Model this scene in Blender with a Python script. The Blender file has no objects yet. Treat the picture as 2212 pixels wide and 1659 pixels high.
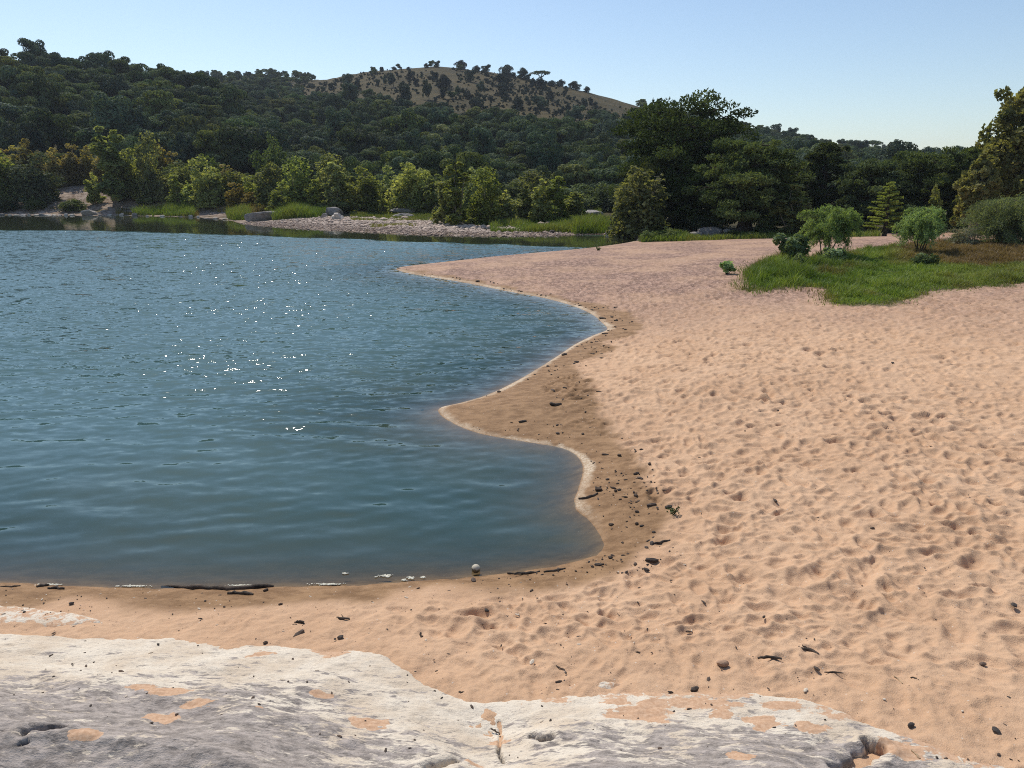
import bpy, math
import numpy as np
from mathutils import Vector
R_ = math.radians
sc = bpy.context.scene
COL = sc.collection
rng = np.random.default_rng(7)

# ------------------------------------------------------------------ camera geometry (photo measured on a 2212 x 1659 grid)
PITCH = R_(15.2); F = 1598.0; CX, CY = 1106.0, 829.5; CAMZ = 4.0
cp, sp = math.cos(PITCH), math.sin(PITCH)
def ray(px, py):
    u = (np.asarray(px, float) - CX) / F; v = (np.asarray(py, float) - CY) / F
    return u, cp - v * sp, -sp - v * cp
def P0(px, py, z=0.0):
    dx, dy, dz = ray(px, py); t = (z - CAMZ) / dz
    return dx * t, dy * t
def proj(x, y, z):
    d = y * cp - (z - CAMZ) * sp
    up = y * sp + (z - CAMZ) * cp
    return CX + F * x / d, CY - F * up / d

# ------------------------------------------------------------------ noise
def _h(ix, iy, seed):
    n = (ix.astype(np.int64) * 374761393 + iy.astype(np.int64) * 668265263 + seed * 1442695041) & 0xFFFFFFFF
    n = ((n ^ (n >> 13)) * 1274126177) & 0xFFFFFFFF
    n = (n ^ (n >> 16)) & 0xFFFFFFFF
    n = (n * 2246822519) & 0xFFFFFFFF
    return ((n ^ (n >> 15)) & 0xFFFFFF) / float(0xFFFFFF)
def noise(x, y, seed=0):
    x = np.asarray(x, float); y = np.asarray(y, float)
    ix = np.floor(x); iy = np.floor(y); fx = x - ix; fy = y - iy
    fx = fx ** 3 * (fx * (fx * 6 - 15) + 10); fy = fy ** 3 * (fy * (fy * 6 - 15) + 10)
    a = _h(ix, iy, seed); b = _h(ix + 1, iy, seed); c = _h(ix, iy + 1, seed); d = _h(ix + 1, iy + 1, seed)
    return (a + (b - a) * fx + (c - a) * fy + (a - b - c + d) * fx * fy) * 2 - 1
def fbm(x, y, oct=4, seed=0, gain=0.5):
    s = 0; a = 1.0; t = 0
    for k in range(oct):
        s = s + a * noise(x * 2 ** k + 17.3 * k, y * 2 ** k - 9.1 * k, seed + k); t += a; a *= gain
    return s / t
def sst(e0, e1, x):
    t = np.clip((x - e0) / (e1 - e0), 0, 1); return t * t * (3 - 2 * t)
def sdf(x, y, poly):
    """signed distance to a closed polygon, negative inside"""
    x = np.asarray(x, float); y = np.asarray(y, float)
    d2 = np.full(x.shape, 1e18); ins = np.zeros(x.shape, bool)
    n = len(poly)
    for i in range(n):
        ax, ay = poly[i]; bx, by = poly[(i + 1) % n]
        ex, ey = bx - ax, by - ay; L = ex * ex + ey * ey + 1e-12
        t = np.clip(((x - ax) * ex + (y - ay) * ey) / L, 0, 1)
        d2 = np.minimum(d2, (x - ax - t * ex) ** 2 + (y - ay - t * ey) ** 2)
        c = (ay > y) != (by > y)
        with np.errstate(divide='ignore', invalid='ignore'):
            xi = ax + (y - ay) * ex / (ey if ey else 1e-12)
        ins ^= c & (x < xi)
    d = np.sqrt(d2); return np.where(ins, -d, d)
def smooth_poly(pts, n=4):
    """Catmull-Rom refine an open pixel polyline"""
    p = np.array(pts, float); out = []
    for i in range(len(p) - 1):
        p0 = p[max(i - 1, 0)]; p1 = p[i]; p2 = p[i + 1]; p3 = p[min(i + 2, len(p) - 1)]
        for k in range(n):
            t = k / n
            out.append(0.5 * ((2 * p1) + (-p0 + p2) * t + (2 * p0 - 5 * p1 + 4 * p2 - p3) * t * t + (-p0 + 3 * p1 - 3 * p2 + p3) * t ** 3))
    out.append(p[-1]); return np.array(out)
def to_world(pts, z=0.0):
    p = np.array(pts, float); x, y = P0(p[:, 0], p[:, 1], z); return np.stack([x, y], 1)

# ------------------------------------------------------------------ plan of the place
near_px = [(-1500, 1268), (-700, 1262), (-300, 1260), (0, 1258), (150, 1266), (360, 1271), (600, 1268), (800, 1262), (900, 1255), (1000, 1248), (1100, 1238),
           (1200, 1222), (1268, 1206), (1299, 1190), (1302, 1168), (1278, 1130), (1247, 1103), (1240, 1082), (1251, 1050), (1259, 1012), (1246, 985),
           (1212, 968), (1150, 957), (1090, 947), (1030, 935), (985, 918), (950, 895), (953, 880), (1000, 869), (1060, 850), (1130, 815), (1200, 772),
           (1240, 745), (1280, 725), (1311, 712), (1301, 698), (1280, 680), (1240, 662), (1180, 645), (1100, 630), (1000, 610), (920, 597), (872, 588), (856, 580),
           (880, 575), (960, 566), (1060, 555), (1160, 546), (1250, 538), (1330, 528), (1375, 520)]
far_px = [(1375, 514), (1334, 508), (1267, 507), (1131, 511), (1000, 510), (894, 507), (790, 502), (691, 497), (600, 491), (542, 486), (512, 481), (500, 477),
          (470, 473), (433, 470), (370, 468), (305, 467), (250, 465), (203, 466), (100, 465), (0, 465), (-300, 463), (-1500, 458)]
WATER = np.concatenate([to_world(smooth_poly(near_px, 4)), to_world(smooth_poly(far_px, 2))])
FAR_SHORE = to_world(smooth_poly(far_px, 2))
wet_px = [(-1500, 1305), (-300, 1300), (0, 1300), (300, 1308), (600, 1290), (800, 1283), (1000, 1268), (1150, 1250), (1290, 1225), (1380, 1205), (1452, 1180), (1448, 1110),
          (1395, 1050), (1375, 990), (1330, 930), (1290, 890), (1262, 840), (1262, 790), (1330, 738), (1378, 700), (1352, 672), (1310, 662), (1250, 648), (1180, 634),
          (1100, 618), (1000, 598), (920, 586), (872, 579), (840, 572), (-1500, 560)]
WET = to_world(wet_px, 0.12)
rockA_px = [(-1800, 1375), (-600, 1365), (0, 1368), (120, 1374), (240, 1379), (380, 1381), (500, 1392), (620, 1399), (740, 1408), (830, 1422), (875, 1441), (900, 1462),
            (955, 1492), (1000, 1508), (1042, 1520), (1090, 1516), (1180, 1508), (1290, 1501), (1400, 1497), (1500, 1499), (1590, 1499), (1680, 1508), (1740, 1515), (1820, 1535), (1852, 1558),
            (1890, 1572), (1985, 1592), (2050, 1618), (2120, 1645), (2300, 1690), (2600, 1760), (2600, 2600), (-1800, 2600)]
rockB_px = [(-900, 1300), (0, 1309), (70, 1315), (150, 1322), (215, 1338), (225, 1348), (120, 1353), (60, 1348), (0, 1352), (-900, 1350)]
rockC_px = [(1215, 1488), (1250, 1472), (1300, 1468), (1345, 1474), (1325, 1484), (1270, 1490)]
grass_px = [(1590, 612), (1650, 614), (1715, 613), (1775, 617), (1800, 628), (1795, 640), (1850, 648), (1905, 650), (1960, 641), (2050, 622), (2130, 614), (2212, 611), (2700, 600),
            (2700, 525), (2212, 528), (2120, 528), (2040, 529), (1960, 532), (1900, 538), (1850, 545), (1790, 553), (1740, 556), (1690, 560), (1650, 563), (1610, 578), (1588, 592)]
GRASS = to_world(grass_px, 0.6)

# hills: (px, py, depth) of the ground ridge
def ridge(tab, lift):
    a, zz, dd = [], [], []
    for px, py, Y in tab:
        dx, dy, dz = ray(px, py); a.append(dx / dy); zz.append(CAMZ + Y * dz / dy - lift); dd.append(Y)
    return np.array(a), np.array(zz), np.array(dd)
H1 = ridge([(-1200, 40, 190), (-600, 62, 195), (-200, 85, 200), (0, 112, 205), (60, 112, 205), (130, 122, 205), (215, 138, 208), (300, 148, 210), (370, 150, 210), (430, 170, 212), (520, 222, 212),
            (620, 290, 205), (760, 360, 190), (900, 392, 180), (2600, 395, 180)], 4.2)
H2 = ridge([(-1200, 190, 420), (0, 180, 420), (430, 168, 420), (560, 163, 420), (640, 170, 415), (700, 172, 400), (760, 160, 390), (800, 153, 385), (880, 147, 380), (940, 142, 380), (1000, 147, 380), (1100, 161, 375),
            (1200, 180, 365), (1300, 208, 360), (1400, 236, 355), (1500, 262, 350), (1600, 282, 345), (1700, 303, 340), (1800, 322, 335), (1900, 335, 330), (2000, 345, 325), (2300, 358, 320), (3200, 370, 320)], 0.0)
def hill(a, Y, H, Yb, pw, fall):
    zr = np.interp(a, H[0], H[1]); D = np.interp(a, H[0], H[2])
    t = (Y - Yb) / (D - Yb)
    up = np.clip(t, 0, 1) ** pw
    z = zr * up
    z = np.where(t > 1, zr - (Y - D) * fall, z)
    return z

def dune_fall(x, y):
    return sst(55.5, 46.0, y)
def ground(x, y, s=None):
    x = np.asarray(x, float); y = np.asarray(y, float)
    if s is None: s = sdf(x, y, WATER)
    a = x / np.maximum(y, 1.0)
    land = np.maximum(s, 0)
    # near beach
    px_far = sst(0.05, 0.4, a)
    zb = 0.04 * (1 - np.exp(-land / 0.25)) + (0.55 + 0.30 * px_far * sst(25, 45, y)) * (1 - np.exp(-land / (4.5 + 3.0 * sst(14, 26, y))))
    zb = zb * (0.25 + 0.75 * dune_fall(x, y)) + 0.05 * fbm(x * 0.25, y * 0.25, 3, 11) * sst(1, 5, land)
    # far bank: high on the left, low in the middle
    left = sst(-0.16, -0.42, a)
    zf = 0.13 * (1 - np.exp(-land / 1.2)) + 0.15 * sst(2, 9, land) + left * (3.4 * sst(1.5, 16, land) + 1.6 * sst(12, 30, land)) + (1 - left) * 1.5 * sst(8, 40, land) * sst(0.3, 0.1, a)
    zf = zf + 0.18 * fbm(x * 0.3, y * 0.3, 4, 5) * sst(1, 5, land)
    w = sst(50, 58, y)
    z = zb * (1 - w) + zf * w
    z = np.where(s < 0, -0.035 * (1 - np.exp(s / 0.2)) - 0.9 * (1 - np.exp(s / 3.5)), z)
    # hills
    h1 = hill(a, y, H1, 112, 1.0, 0.10); h2 = hill(a, y, H2, 112, 1.12, 0.12)
    hh = np.maximum(h1, h2)
    hz = np.where((y > 112) & (hh > z), z + (hh - z) * sst(110, 140, y), z)
    n = (2.6 * fbm(x * 0.02, y * 0.02, 4, 3) ) * sst(120, 190, y) * sst(420, 330, y) * 0.55
    return np.where(s > 0, np.maximum(hz + n, -2), z)
def hit(px, py, y0=2.0, y1=430.0):
    """first point of the terrain on the ray through a photo pixel"""
    dx, dy, dz = ray(px, py)
    Y = np.exp(np.linspace(math.log(y0), math.log(y1), 1500)); X = Y * dx / dy; Z = CAMZ + Y * dz / dy
    g = ground(X, Y); k = np.argmax(g >= Z)
    if not (g >= Z).any(): k = len(Y) - 1
    return float(X[k]), float(Y[k]), float(g[k])
def on_ground(pts): return np.array([hit(px, py, 0.4, 12.0)[:2] for px, py in pts])
ROCK_A, ROCK_B, ROCK_C = on_ground(rockA_px), on_ground(rockB_px), on_ground(rockC_px)
def gz(x, y): return float(ground(np.array([x]), np.array([y]))[0])

# ------------------------------------------------------------------ object helpers
def mesh(name, verts, faces, mats=(), smooth=False, fmat=None, attrs=None):
    """faces: (M,3) or (M,4) int array, or list of such arrays"""
    me = bpy.data.meshes.new(name)
    V = np.ascontiguousarray(verts, dtype=np.float32)
    fl = faces if isinstance(faces, list) else [faces]
    fl = [np.asarray(f, dtype=np.int32) for f in fl if len(f)]
    li = np.concatenate([f.ravel() for f in fl]); cnt = np.concatenate([np.full(len(f), f.shape[1], np.int32) for f in fl])
    st = np.concatenate([[0], np.cumsum(cnt)[:-1]]).astype(np.int32)
    me.vertices.add(len(V)); me.vertices.foreach_set('co', V.ravel())
    me.loops.add(len(li)); me.loops.foreach_set('vertex_index', li)
    me.polygons.add(len(cnt)); me.polygons.foreach_set('loop_start', st); me.polygons.foreach_set('loop_total', cnt)
    for m in mats: me.materials.append(m)
    if fmat is not None: me.polygons.foreach_set('material_index', np.asarray(fmat, np.int32))
    me.polygons.foreach_set('use_smooth', np.full(len(cnt), bool(smooth)))
    for k, (dom, val) in (attrs or {}).items():
        at = me.attributes.new(k, 'FLOAT', dom); at.data.foreach_set('value', np.asarray(val, np.float32).ravel())
    me.update(calc_edges=True); me.validate()
    return me
def link(name, me, parent=None, loc=(0, 0, 0), rz=0, s=1):
    o = bpy.data.objects.new(name, me); COL.objects.link(o)
    o.location = loc; o.rotation_euler = (0, 0, rz); o.scale = (s, s, s) if np.isscalar(s) else s
    if parent: o.parent = parent
    return o
def tag(o, label, cat, group=None):
    o['label'] = label; o['category'] = cat
    if group: o['group'] = group
    return o
def empty(name, loc, label, cat, group=None, rz=0, s=1):
    o = link(name, None, None, loc, rz, s); o.empty_display_size = 0.2
    return tag(o, label, cat, group)
def copy_thing(root, loc, rz, s, label, group=None):
    r = root.copy(); COL.objects.link(r); r.location = loc; r.rotation_euler = (0, 0, rz); r.scale = (s, s, s) if np.isscalar(s) else s
    r['label'] = label
    if group: r['group'] = group
    for ch in list(root.children):
        c = ch.copy(); COL.objects.link(c); c.parent = r
    return r
def grid_faces(nr, nc):
    i = np.arange(nr - 1)[:, None] * nc + np.arange(nc - 1)[None, :]
    return np.stack([i, i + 1, i + nc + 1, i + nc], -1).reshape(-1, 4)

# ------------------------------------------------------------------ materials
class NT:
    def __init__(s, name):
        s.m = bpy.data.materials.new(name); s.m.use_nodes = True; s.t = s.m.node_tree; s.t.nodes.clear()
        s.out = s.t.nodes.new('ShaderNodeOutputMaterial')
    def n(s, typ, _in=None, **kw):
        nd = s.t.nodes.new('ShaderNode' + typ)
        for k, v in kw.items(): setattr(nd, k, v)
        for k, v in (_in or {}).items(): s.put(nd.inputs[k], v)
        return nd
    def put(s, sock, v):
        if hasattr(v, 'is_output') or isinstance(v, bpy.types.NodeSocket): s.t.links.new(v, sock)
        else:
            if isinstance(v, (tuple, list)) and len(v) == 3 and sock.type == 'RGBA': v = (*v, 1)
            sock.default_value = v
    def attr(s, name): return s.n('Attribute', attribute_name=name).outputs['Fac']
    def math(s, op, a, b=0.0, c=None, clamp=False):
        nd = s.n('Math', operation=op, use_clamp=clamp); s.put(nd.inputs[0], a); s.put(nd.inputs[1], b)
        if c is not None: s.put(nd.inputs[2], c)
        return nd.outputs[0]
    def mix(s, f, a, b, typ='MIX'):
        nd = s.n('Mix', data_type='RGBA', blend_type=typ); s.put(nd.inputs[0], f); s.put(nd.inputs[6], a); s.put(nd.inputs[7], b); return nd.outputs[2]
    def ss(s, x, e0, e1, o0=0.0, o1=1.0):
        nd = s.n('MapRange', interpolation_type='SMOOTHSTEP'); s.put(nd.inputs[0], x)
        for i, v in enumerate((e0, e1, o0, o1)): s.put(nd.inputs[1 + i], v)
        return nd.outputs[0]
    def pos(s): return s.n('TexCoord').outputs['Object']
    def noise(s, vec, scale, detail=4, rough=0.55, st=None, col=False):
        if st is not None:
            vec = s.n('VectorMath', {0: vec, 1: st}, operation='MULTIPLY').outputs[0]
        nd = s.n('TexNoise', {'Scale': scale, 'Detail': detail, 'Roughness': rough}); s.put(nd.inputs['Vector'], vec)
        return nd.outputs['Color' if col else 'Fac']
    def vor(s, vec, scale, out='Distance', rnd=1.0, st=None):
        if st is not None: vec = s.n('VectorMath', {0: vec, 1: st}, operation='MULTIPLY').outputs[0]
        nd = s.n('TexVoronoi', {'Scale': scale, 'Randomness': rnd}); s.put(nd.inputs['Vector'], vec); return nd.outputs[out]
    def bump(s, h, strength, dist): return s.n('Bump', {'Height': h, 'Strength': strength, 'Distance': dist}).outputs[0]
    def done(s, shader): s.put(s.out.inputs[0], shader); return s.m

def leaf_mat(name, dark, light, trans=0.3, tcol=None, var=0.36, rough=0.55):
    m = NT(name)
    tint = m.attr('tint'); rnd = m.n('ObjectInfo').outputs['Random']
    c = m.mix(tint, dark, light)
    hs = m.n('HueSaturation', {'Hue': m.math('MULTIPLY_ADD', rnd, 0.028, 0.490), 'Saturation': m.math('MULTIPLY_ADD', m.math('FRACT', m.math('MULTIPLY', rnd, 7.13)), 0.3, 0.8),
                               'Value': m.math('MULTIPLY_ADD', m.math('FRACT', m.math('MULTIPLY', rnd, 13.7)), 2 * var, 1 - var), 'Color': c}).outputs[0]
    p = m.n('BsdfPrincipled', {'Base Color': hs, 'Roughness': 0.75, 'Specular IOR Level': 0.10})
    t = m.n('BsdfTranslucent', {'Color': m.mix(1.0, hs, tcol or (1.25, 1.2, 0.5, 1), 'MULTIPLY')})
    return m.done(m.n('MixShader', {0: trans, 1: p.outputs[0], 2: t.outputs[0]}).outputs[0])
def simple(name, col, rough=0.8, var=0.35, scale=6.0, col2=None, bumpd=0.0, spec=0.3):
    m = NT(name); p = m.pos()
    f = m.noise(p, scale, 5, 0.65)
    f = m.ss(f, 0.3, 0.7)
    c = m.mix(f, tuple(v * (1 - var) for v in col), col2 or tuple(min(1, v * (1 + var)) for v in col))
    ins = {'Base Color': c, 'Roughness': rough, 'Specular IOR Level': spec}
    if bumpd: ins['Normal'] = m.bump(m.noise(p, scale * 4, 5, 0.7), 0.8, bumpd)
    return m.done(m.n('BsdfPrincipled', ins).outputs[0])
def stone_mat(name, col, col2, scale=3.0):
    m = NT(name); p = m.pos(); rnd = m.n('ObjectInfo').outputs['Random']
    c = m.mix(m.ss(m.noise(p, scale, 6, 0.7), 0.35, 0.65), col, col2)
    c = m.mix(m.ss(m.noise(p, scale * 7, 4, 0.6), 0.5, 0.7), c, tuple(v * 0.6 for v in col2))
    c = m.n('HueSaturation', {'Value': m.math('MULTIPLY_ADD', rnd, 0.4, 0.8), 'Color': c}).outputs[0]
    return m.done(m.n('BsdfPrincipled', {'Base Color': c, 'Roughness': 0.85, 'Normal': m.bump(m.noise(p, scale * 3, 6, 0.7), 0.7, 0.08)}).outputs[0])

def sand_mat():
    m = NT('sand'); p = m.pos()
    wet, foam, grav, green = m.attr('wet'), m.attr('foam'), m.attr('gravel'), m.attr('green')
    n1 = m.noise(p, 0.9, 5, 0.6); n2 = m.noise(p, 14, 6, 0.7); n3 = m.noise(p, 120, 3, 0.7)
    dry = m.mix(m.ss(n1, 0.3, 0.7), (0.545, 0.334, 0.194), (0.630, 0.405, 0.247))
    dry = m.mix(m.ss(n2, 0.45, 0.75, 0, 0.35), dry, (0.40, 0.238, 0.15))
    dry = m.mix(m.ss(m.noise(p, 60, 4, 0.75), 0.55, 0.68, 0, 0.4), dry, (0.32, 0.185, 0.12))
    dry = m.mix(m.ss(n3, 0.5, 0.75, 0, 0.5), dry, (0.76, 0.56, 0.41))
    gr = m.mix(m.ss(m.noise(p, 5, 5, 0.75, st=(1, 0.6, 1)), 0.42, 0.6), (0.205, 0.122, 0.088), (0.42, 0.262, 0.188))
    gr = m.mix(m.ss(m.noise(p, 17, 3, 0.6, st=(1, 0.5, 1)), 0.58, 0.70, 0, 0.8), gr, (0.64, 0.46, 0.35))
    gr = m.mix(m.ss(m.noise(p, 0.35, 4, 0.6), 0.4, 0.65, 0, 0.45), gr, dry)
    c = m.mix(grav, dry, gr)
    wc = m.mix(m.ss(m.noise(p, 6, 6, 0.7, st=(0.6, 1, 1)), 0.35, 0.65), (0.21, 0.115, 0.052), (0.35, 0.205, 0.102))
    c = m.mix(wet, c, wc)
    fc = m.mix(m.ss(m.noise(p, 30, 4, 0.7), 0.4, 0.6), (0.46, 0.33, 0.205), (0.68, 0.55, 0.40))
    c = m.mix(foam, c, fc)
    spk = m.vor(p, 26, 'Distance'); vc = m.n('SeparateColor', {0: m.vor(p, 26, 'Color')}).outputs[0]
    peb = m.math('MULTIPLY', m.ss(spk, 0.22, 0.12), m.math('GREATER_THAN', vc, 0.86))
    pcol = m.mix(m.math('GREATER_THAN', vc, 0.94), (0.16, 0.10, 0.075), (0.68, 0.58, 0.48))
    c = m.mix(m.math('MULTIPLY', peb, 0.8), c, pcol)
    gc = m.mix(m.ss(m.noise(p, 4, 5, 0.7), 0.35, 0.65), (0.045, 0.055, 0.018), (0.10, 0.085, 0.035))
    c = m.mix(green, c, gc)
    hgt = m.math('ADD', m.math('MULTIPLY', n2, 0.6), m.math('MULTIPLY', n3, 0.4))
    nb = m.bump(hgt, 0.8, 0.022)
    r = m.math('MULTIPLY_ADD', wet, -0.12, 0.92)
    return m.done(m.n('BsdfPrincipled', {'Base Color': c, 'Roughness': r, 'Specular IOR Level': 0.25, 'Normal': nb}).outputs[0])
def rock_mat():
    m = NT('limestone'); p = m.pos()
    grey, patch, crack = m.attr('grey'), m.attr('patch'), m.attr('crack')
    st = m.noise(p, 4.2, 6, 0.64, st=(1.0, 2.8, 1.0)); fi = m.noise(p, 15, 5, 0.62, st=(1.0, 2.8, 1.0))
    nz = m.math('MULTIPLY_ADD', m.math('ADD', m.math('MULTIPLY', st, 0.62), m.math('MULTIPLY', fi, 0.38)), 3.8, -1.4)
    g = m.ss(m.math('SUBTRACT', grey, nz), -0.12, 0.12)
    white = m.mix(m.ss(m.noise(p, 2.2, 6, 0.6), 0.35, 0.65), (0.63, 0.515, 0.385), (0.745, 0.65, 0.52))
    white = m.mix(m.ss(m.noise(p, 26, 6, 0.75, st=(1, 2, 1)), 0.55, 0.65, 0, 0.55), white, (0.34, 0.285, 0.25))
    gcol = m.mix(m.ss(m.noise(p, 7, 8, 0.75, st=(1, 2, 1)), 0.33, 0.67), (0.175, 0.150, 0.134), (0.49, 0.42, 0.37))
    gcol = m.mix(m.ss(m.noise(p, 60, 4, 0.7), 0.56, 0.72, 0, 0.7), gcol, (0.50, 0.44, 0.38))
    gcol = m.mix(m.ss(m.noise(p, 11, 6, 0.7, st=(1, 3, 1)), 0.56, 0.64, 0, 0.7), gcol, (0.10, 0.088, 0.080))
    c = m.mix(m.math('MULTIPLY', g, 0.93), white, gcol)
    sandc = m.mix(m.ss(m.noise(p, 40, 4, 0.7), 0.35, 0.7), (0.47, 0.285, 0.17), (0.60, 0.40, 0.26))
    pm = m.ss(m.math('ADD', patch, m.math('MULTIPLY_ADD', m.noise(p, 12, 7, 0.75), 2.2, -1.1)), 0.44, 0.58)
    c = m.mix(pm, c, sandc)
    c = m.mix(crack, c, (0.06, 0.055, 0.055))  # deep crack floors painted near black, shade put into the colour
    h = m.math('ADD', m.math('MULTIPLY', m.noise(p, 9, 9, 0.72, st=(1, 2.2, 1)), 0.7), m.math('MULTIPLY', m.noise(p, 45, 3, 0.6, st=(1, 1.8, 1)), 0.22))
    nb = m.bump(h, m.math('MULTIPLY_ADD', pm, -0.6, 0.9), 0.032)
    return m.done(m.n('BsdfPrincipled', {'Base Color': c, 'Roughness': 0.9, 'Specular IOR Level': 0.25, 'Normal': nb}).outputs[0])
def hill_mat():
    m = NT('hill_ground'); p = m.pos()
    bald, rocky = m.attr('bald'), m.attr('rocky')
    gr = m.mix(m.ss(m.noise(p, 0.10, 6, 0.7), 0.35, 0.65), (0.047, 0.037, 0.013), (0.100, 0.074, 0.029))
    gr = m.mix(m.ss(m.noise(p, 0.55, 6, 0.75, st=(1, 0.5, 1.6)), 0.50, 0.62, 0, 0.85), gr, (0.045, 0.046, 0.022))
    gr = m.mix(m.ss(m.noise(p, 0.9, 4, 0.7, st=(1, 0.5, 2)), 0.60, 0.68, 0, 0.5), gr, (0.22, 0.19, 0.15))
    fl = m.mix(m.ss(m.noise(p, 0.3, 5, 0.7), 0.35, 0.65), (0.05, 0.045, 0.025), (0.10, 0.085, 0.04))
    c = m.mix(bald, fl, gr)
    rk = m.mix(m.ss(m.noise(p, 1.2, 7, 0.75, st=(1, 1, 3)), 0.42, 0.58), (0.20, 0.14, 0.10), (0.43, 0.34, 0.27))
    rk = m.mix(m.ss(m.noise(p, 0.5, 6, 0.7), 0.52, 0.62), rk, (0.13, 0.10, 0.045))
    c = m.mix(rocky, c, rk)
    return m.done(m.n('BsdfPrincipled', {'Base Color': c, 'Roughness': 0.95, 'Specular IOR Level': 0.1, 'Normal': m.bump(m.noise(p, 0.8, 6, 0.75), 0.8, 0.5)}).outputs[0])
def water_mat():
    m = NT('water'); p = m.pos()
    chop, depth = m.attr('chop'), m.attr('depth')
    def vn(scale, det, st):
        c = m.noise(p, scale, det, 0.55, st=st, col=True)
        return m.n('VectorMath', {0: c, 1: (0.5, 0.5, 0.5)}, operation='SUBTRACT').outputs[0]
    a = m.n('VectorMath', {0: vn(3.2, 2, (0.42, 1.0, 1)), 1: (0.35, 0.85, 0)}, operation='MULTIPLY').outputs[0]
    b = m.n('VectorMath', {0: vn(9.0, 2, (0.5, 1.0, 1)), 1: (0.6, 0.9, 0)}, operation='MULTIPLY').outputs[0]
    ab = m.n('VectorMath', {0: a, 1: b}, operation='ADD').outputs[0]
    gust = m.ss(m.noise(p, 0.16, 3, 0.6, st=(0.5, 1, 1)), 0.3, 0.7, 0.75, 1.2)
    sc_ = m.n('VectorMath', {0: ab, 'Scale': m.math('MULTIPLY', m.math('MULTIPLY', chop, gust), CHOP)}, operation='SCALE').outputs[0]
    geo = m.n('NewGeometry').outputs['Normal']
    skew = m.n('CombineXYZ', {1: m.math('MULTIPLY', chop, -0.12)}).outputs[0]
    sc_ = m.n('VectorMath', {0: sc_, 1: skew}, operation='ADD').outputs[0]
    nn = m.n('VectorMath', {0: m.n('VectorMath', {0: geo, 1: sc_}, operation='ADD').outputs[0]}, operation='NORMALIZE').outputs[0]
    fr = m.n('Fresnel', {'IOR': 1.40, 'Normal': nn}).outputs[0]
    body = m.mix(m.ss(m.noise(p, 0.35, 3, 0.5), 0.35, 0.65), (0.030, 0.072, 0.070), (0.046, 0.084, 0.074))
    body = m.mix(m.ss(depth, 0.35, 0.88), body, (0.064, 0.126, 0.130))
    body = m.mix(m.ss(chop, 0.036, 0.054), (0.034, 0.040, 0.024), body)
    dif = m.n('BsdfDiffuse', {'Color': body})
    tr = m.n('BsdfTransparent', {'Color': (0.80, 0.84, 0.80, 1)})
    turb = m.math('SUBTRACT', 1.0, m.math('EXPONENT', m.math('MULTIPLY', depth, -5.0)))
    under = m.n('MixShader', {0: turb, 1: tr.outputs[0], 2: dif.outputs[0]})
    gl = m.n('BsdfGlossy', {'Color': (0.95, 0.98, 0.94, 1), 'Roughness': 0.03, 'Normal': nn})
    return m.done(m.n('MixShader', {0: fr, 1: under.outputs[0], 2: gl.outputs[0]}).outputs[0])
CHOP = 1.15
M_SAND, M_ROCK, M_HILL, M_WATER = sand_mat(), rock_mat(), hill_mat(), water_mat()
M_BARK = simple('bark', (0.055, 0.04, 0.03), 0.9, 0.4, 4, bumpd=0.03)
M_BARKP = simple('pale_bark', (0.20, 0.17, 0.13), 0.85, 0.4, 4)
M_OAK = leaf_mat('oak_leaves', (0.042, 0.068, 0.030), (0.125, 0.160, 0.066), 0.26)
M_OAKB = leaf_mat('blue_green_leaves', (0.034, 0.060, 0.042), (0.100, 0.138, 0.080), 0.24)
M_OLIVE = leaf_mat('olive_leaves', (0.085, 0.106, 0.034), (0.20, 0.215, 0.072), 0.30)
M_JUN = leaf_mat('juniper_leaves', (0.024, 0.036, 0.024), (0.056, 0.072, 0.042), 0.12)
M_SYC = leaf_mat('sycamore_leaves', (0.080, 0.110, 0.030), (0.37, 0.39, 0.13), 0.45)
M_YEL = leaf_mat('yellowing_leaves', (0.17, 0.14, 0.035), (0.32, 0.25, 0.07), 0.4)
M_CYP = leaf_mat('cypress_leaves', (0.032, 0.050, 0.018), (0.125, 0.158, 0.056), 0.30)
M_CYPL = leaf_mat('young_cypress_leaves', (0.14, 0.165, 0.04), (0.29, 0.30, 0.095), 0.42)
M_WIL = leaf_mat('willow_leaves', (0.14, 0.20, 0.07), (0.28, 0.36, 0.15), 0.45)
M_BROAD = leaf_mat('broad_leaves', (0.070, 0.120, 0.038), (0.29, 0.38, 0.17), 0.35)
M_GREEN = leaf_mat('shrub_leaves', (0.07, 0.105, 0.03), (0.165, 0.20, 0.065), 0.36)
def grass_mat():
    m = NT('grass_blades'); tint, br = m.attr('tint'), m.attr('brown')
    c = m.mix(tint, (0.095, 0.160, 0.024), (0.30, 0.385, 0.075))
    c = m.mix(br, c, m.mix(tint, (0.16, 0.105, 0.045), (0.30, 0.20, 0.09)))
    p = m.n('BsdfPrincipled', {'Base Color': c, 'Roughness': 0.6, 'Specular IOR Level': 0.3})
    t = m.n('BsdfTranslucent', {'Color': m.mix(1.0, c, (1.2, 1.2, 0.5, 1), 'MULTIPLY')})
    return m.done(m.n('MixShader', {0: 0.35, 1: p.outputs[0], 2: t.outputs[0]}).outputs[0])
M_GRASS = grass_mat()
M_BOUL = stone_mat('grey_boulder', (0.20, 0.18, 0.165), (0.34, 0.30, 0.27))
M_BOULW = stone_mat('pale_boulder', (0.42, 0.36, 0.30), (0.58, 0.50, 0.42))
M_COB = NT('cobble')
_p = M_COB.attr('tint')
M_COB = M_COB.done(M_COB.n('BsdfPrincipled', {'Base Color': M_COB.mix(_p, (0.22, 0.145, 0.108), (0.56, 0.435, 0.34)), 'Roughness': 0.85}).outputs[0])
M_WOOD = simple('driftwood', (0.038, 0.028, 0.021), 0.85, 0.5, 12, col2=(0.12, 0.088, 0.064), bumpd=0.01)
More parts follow.
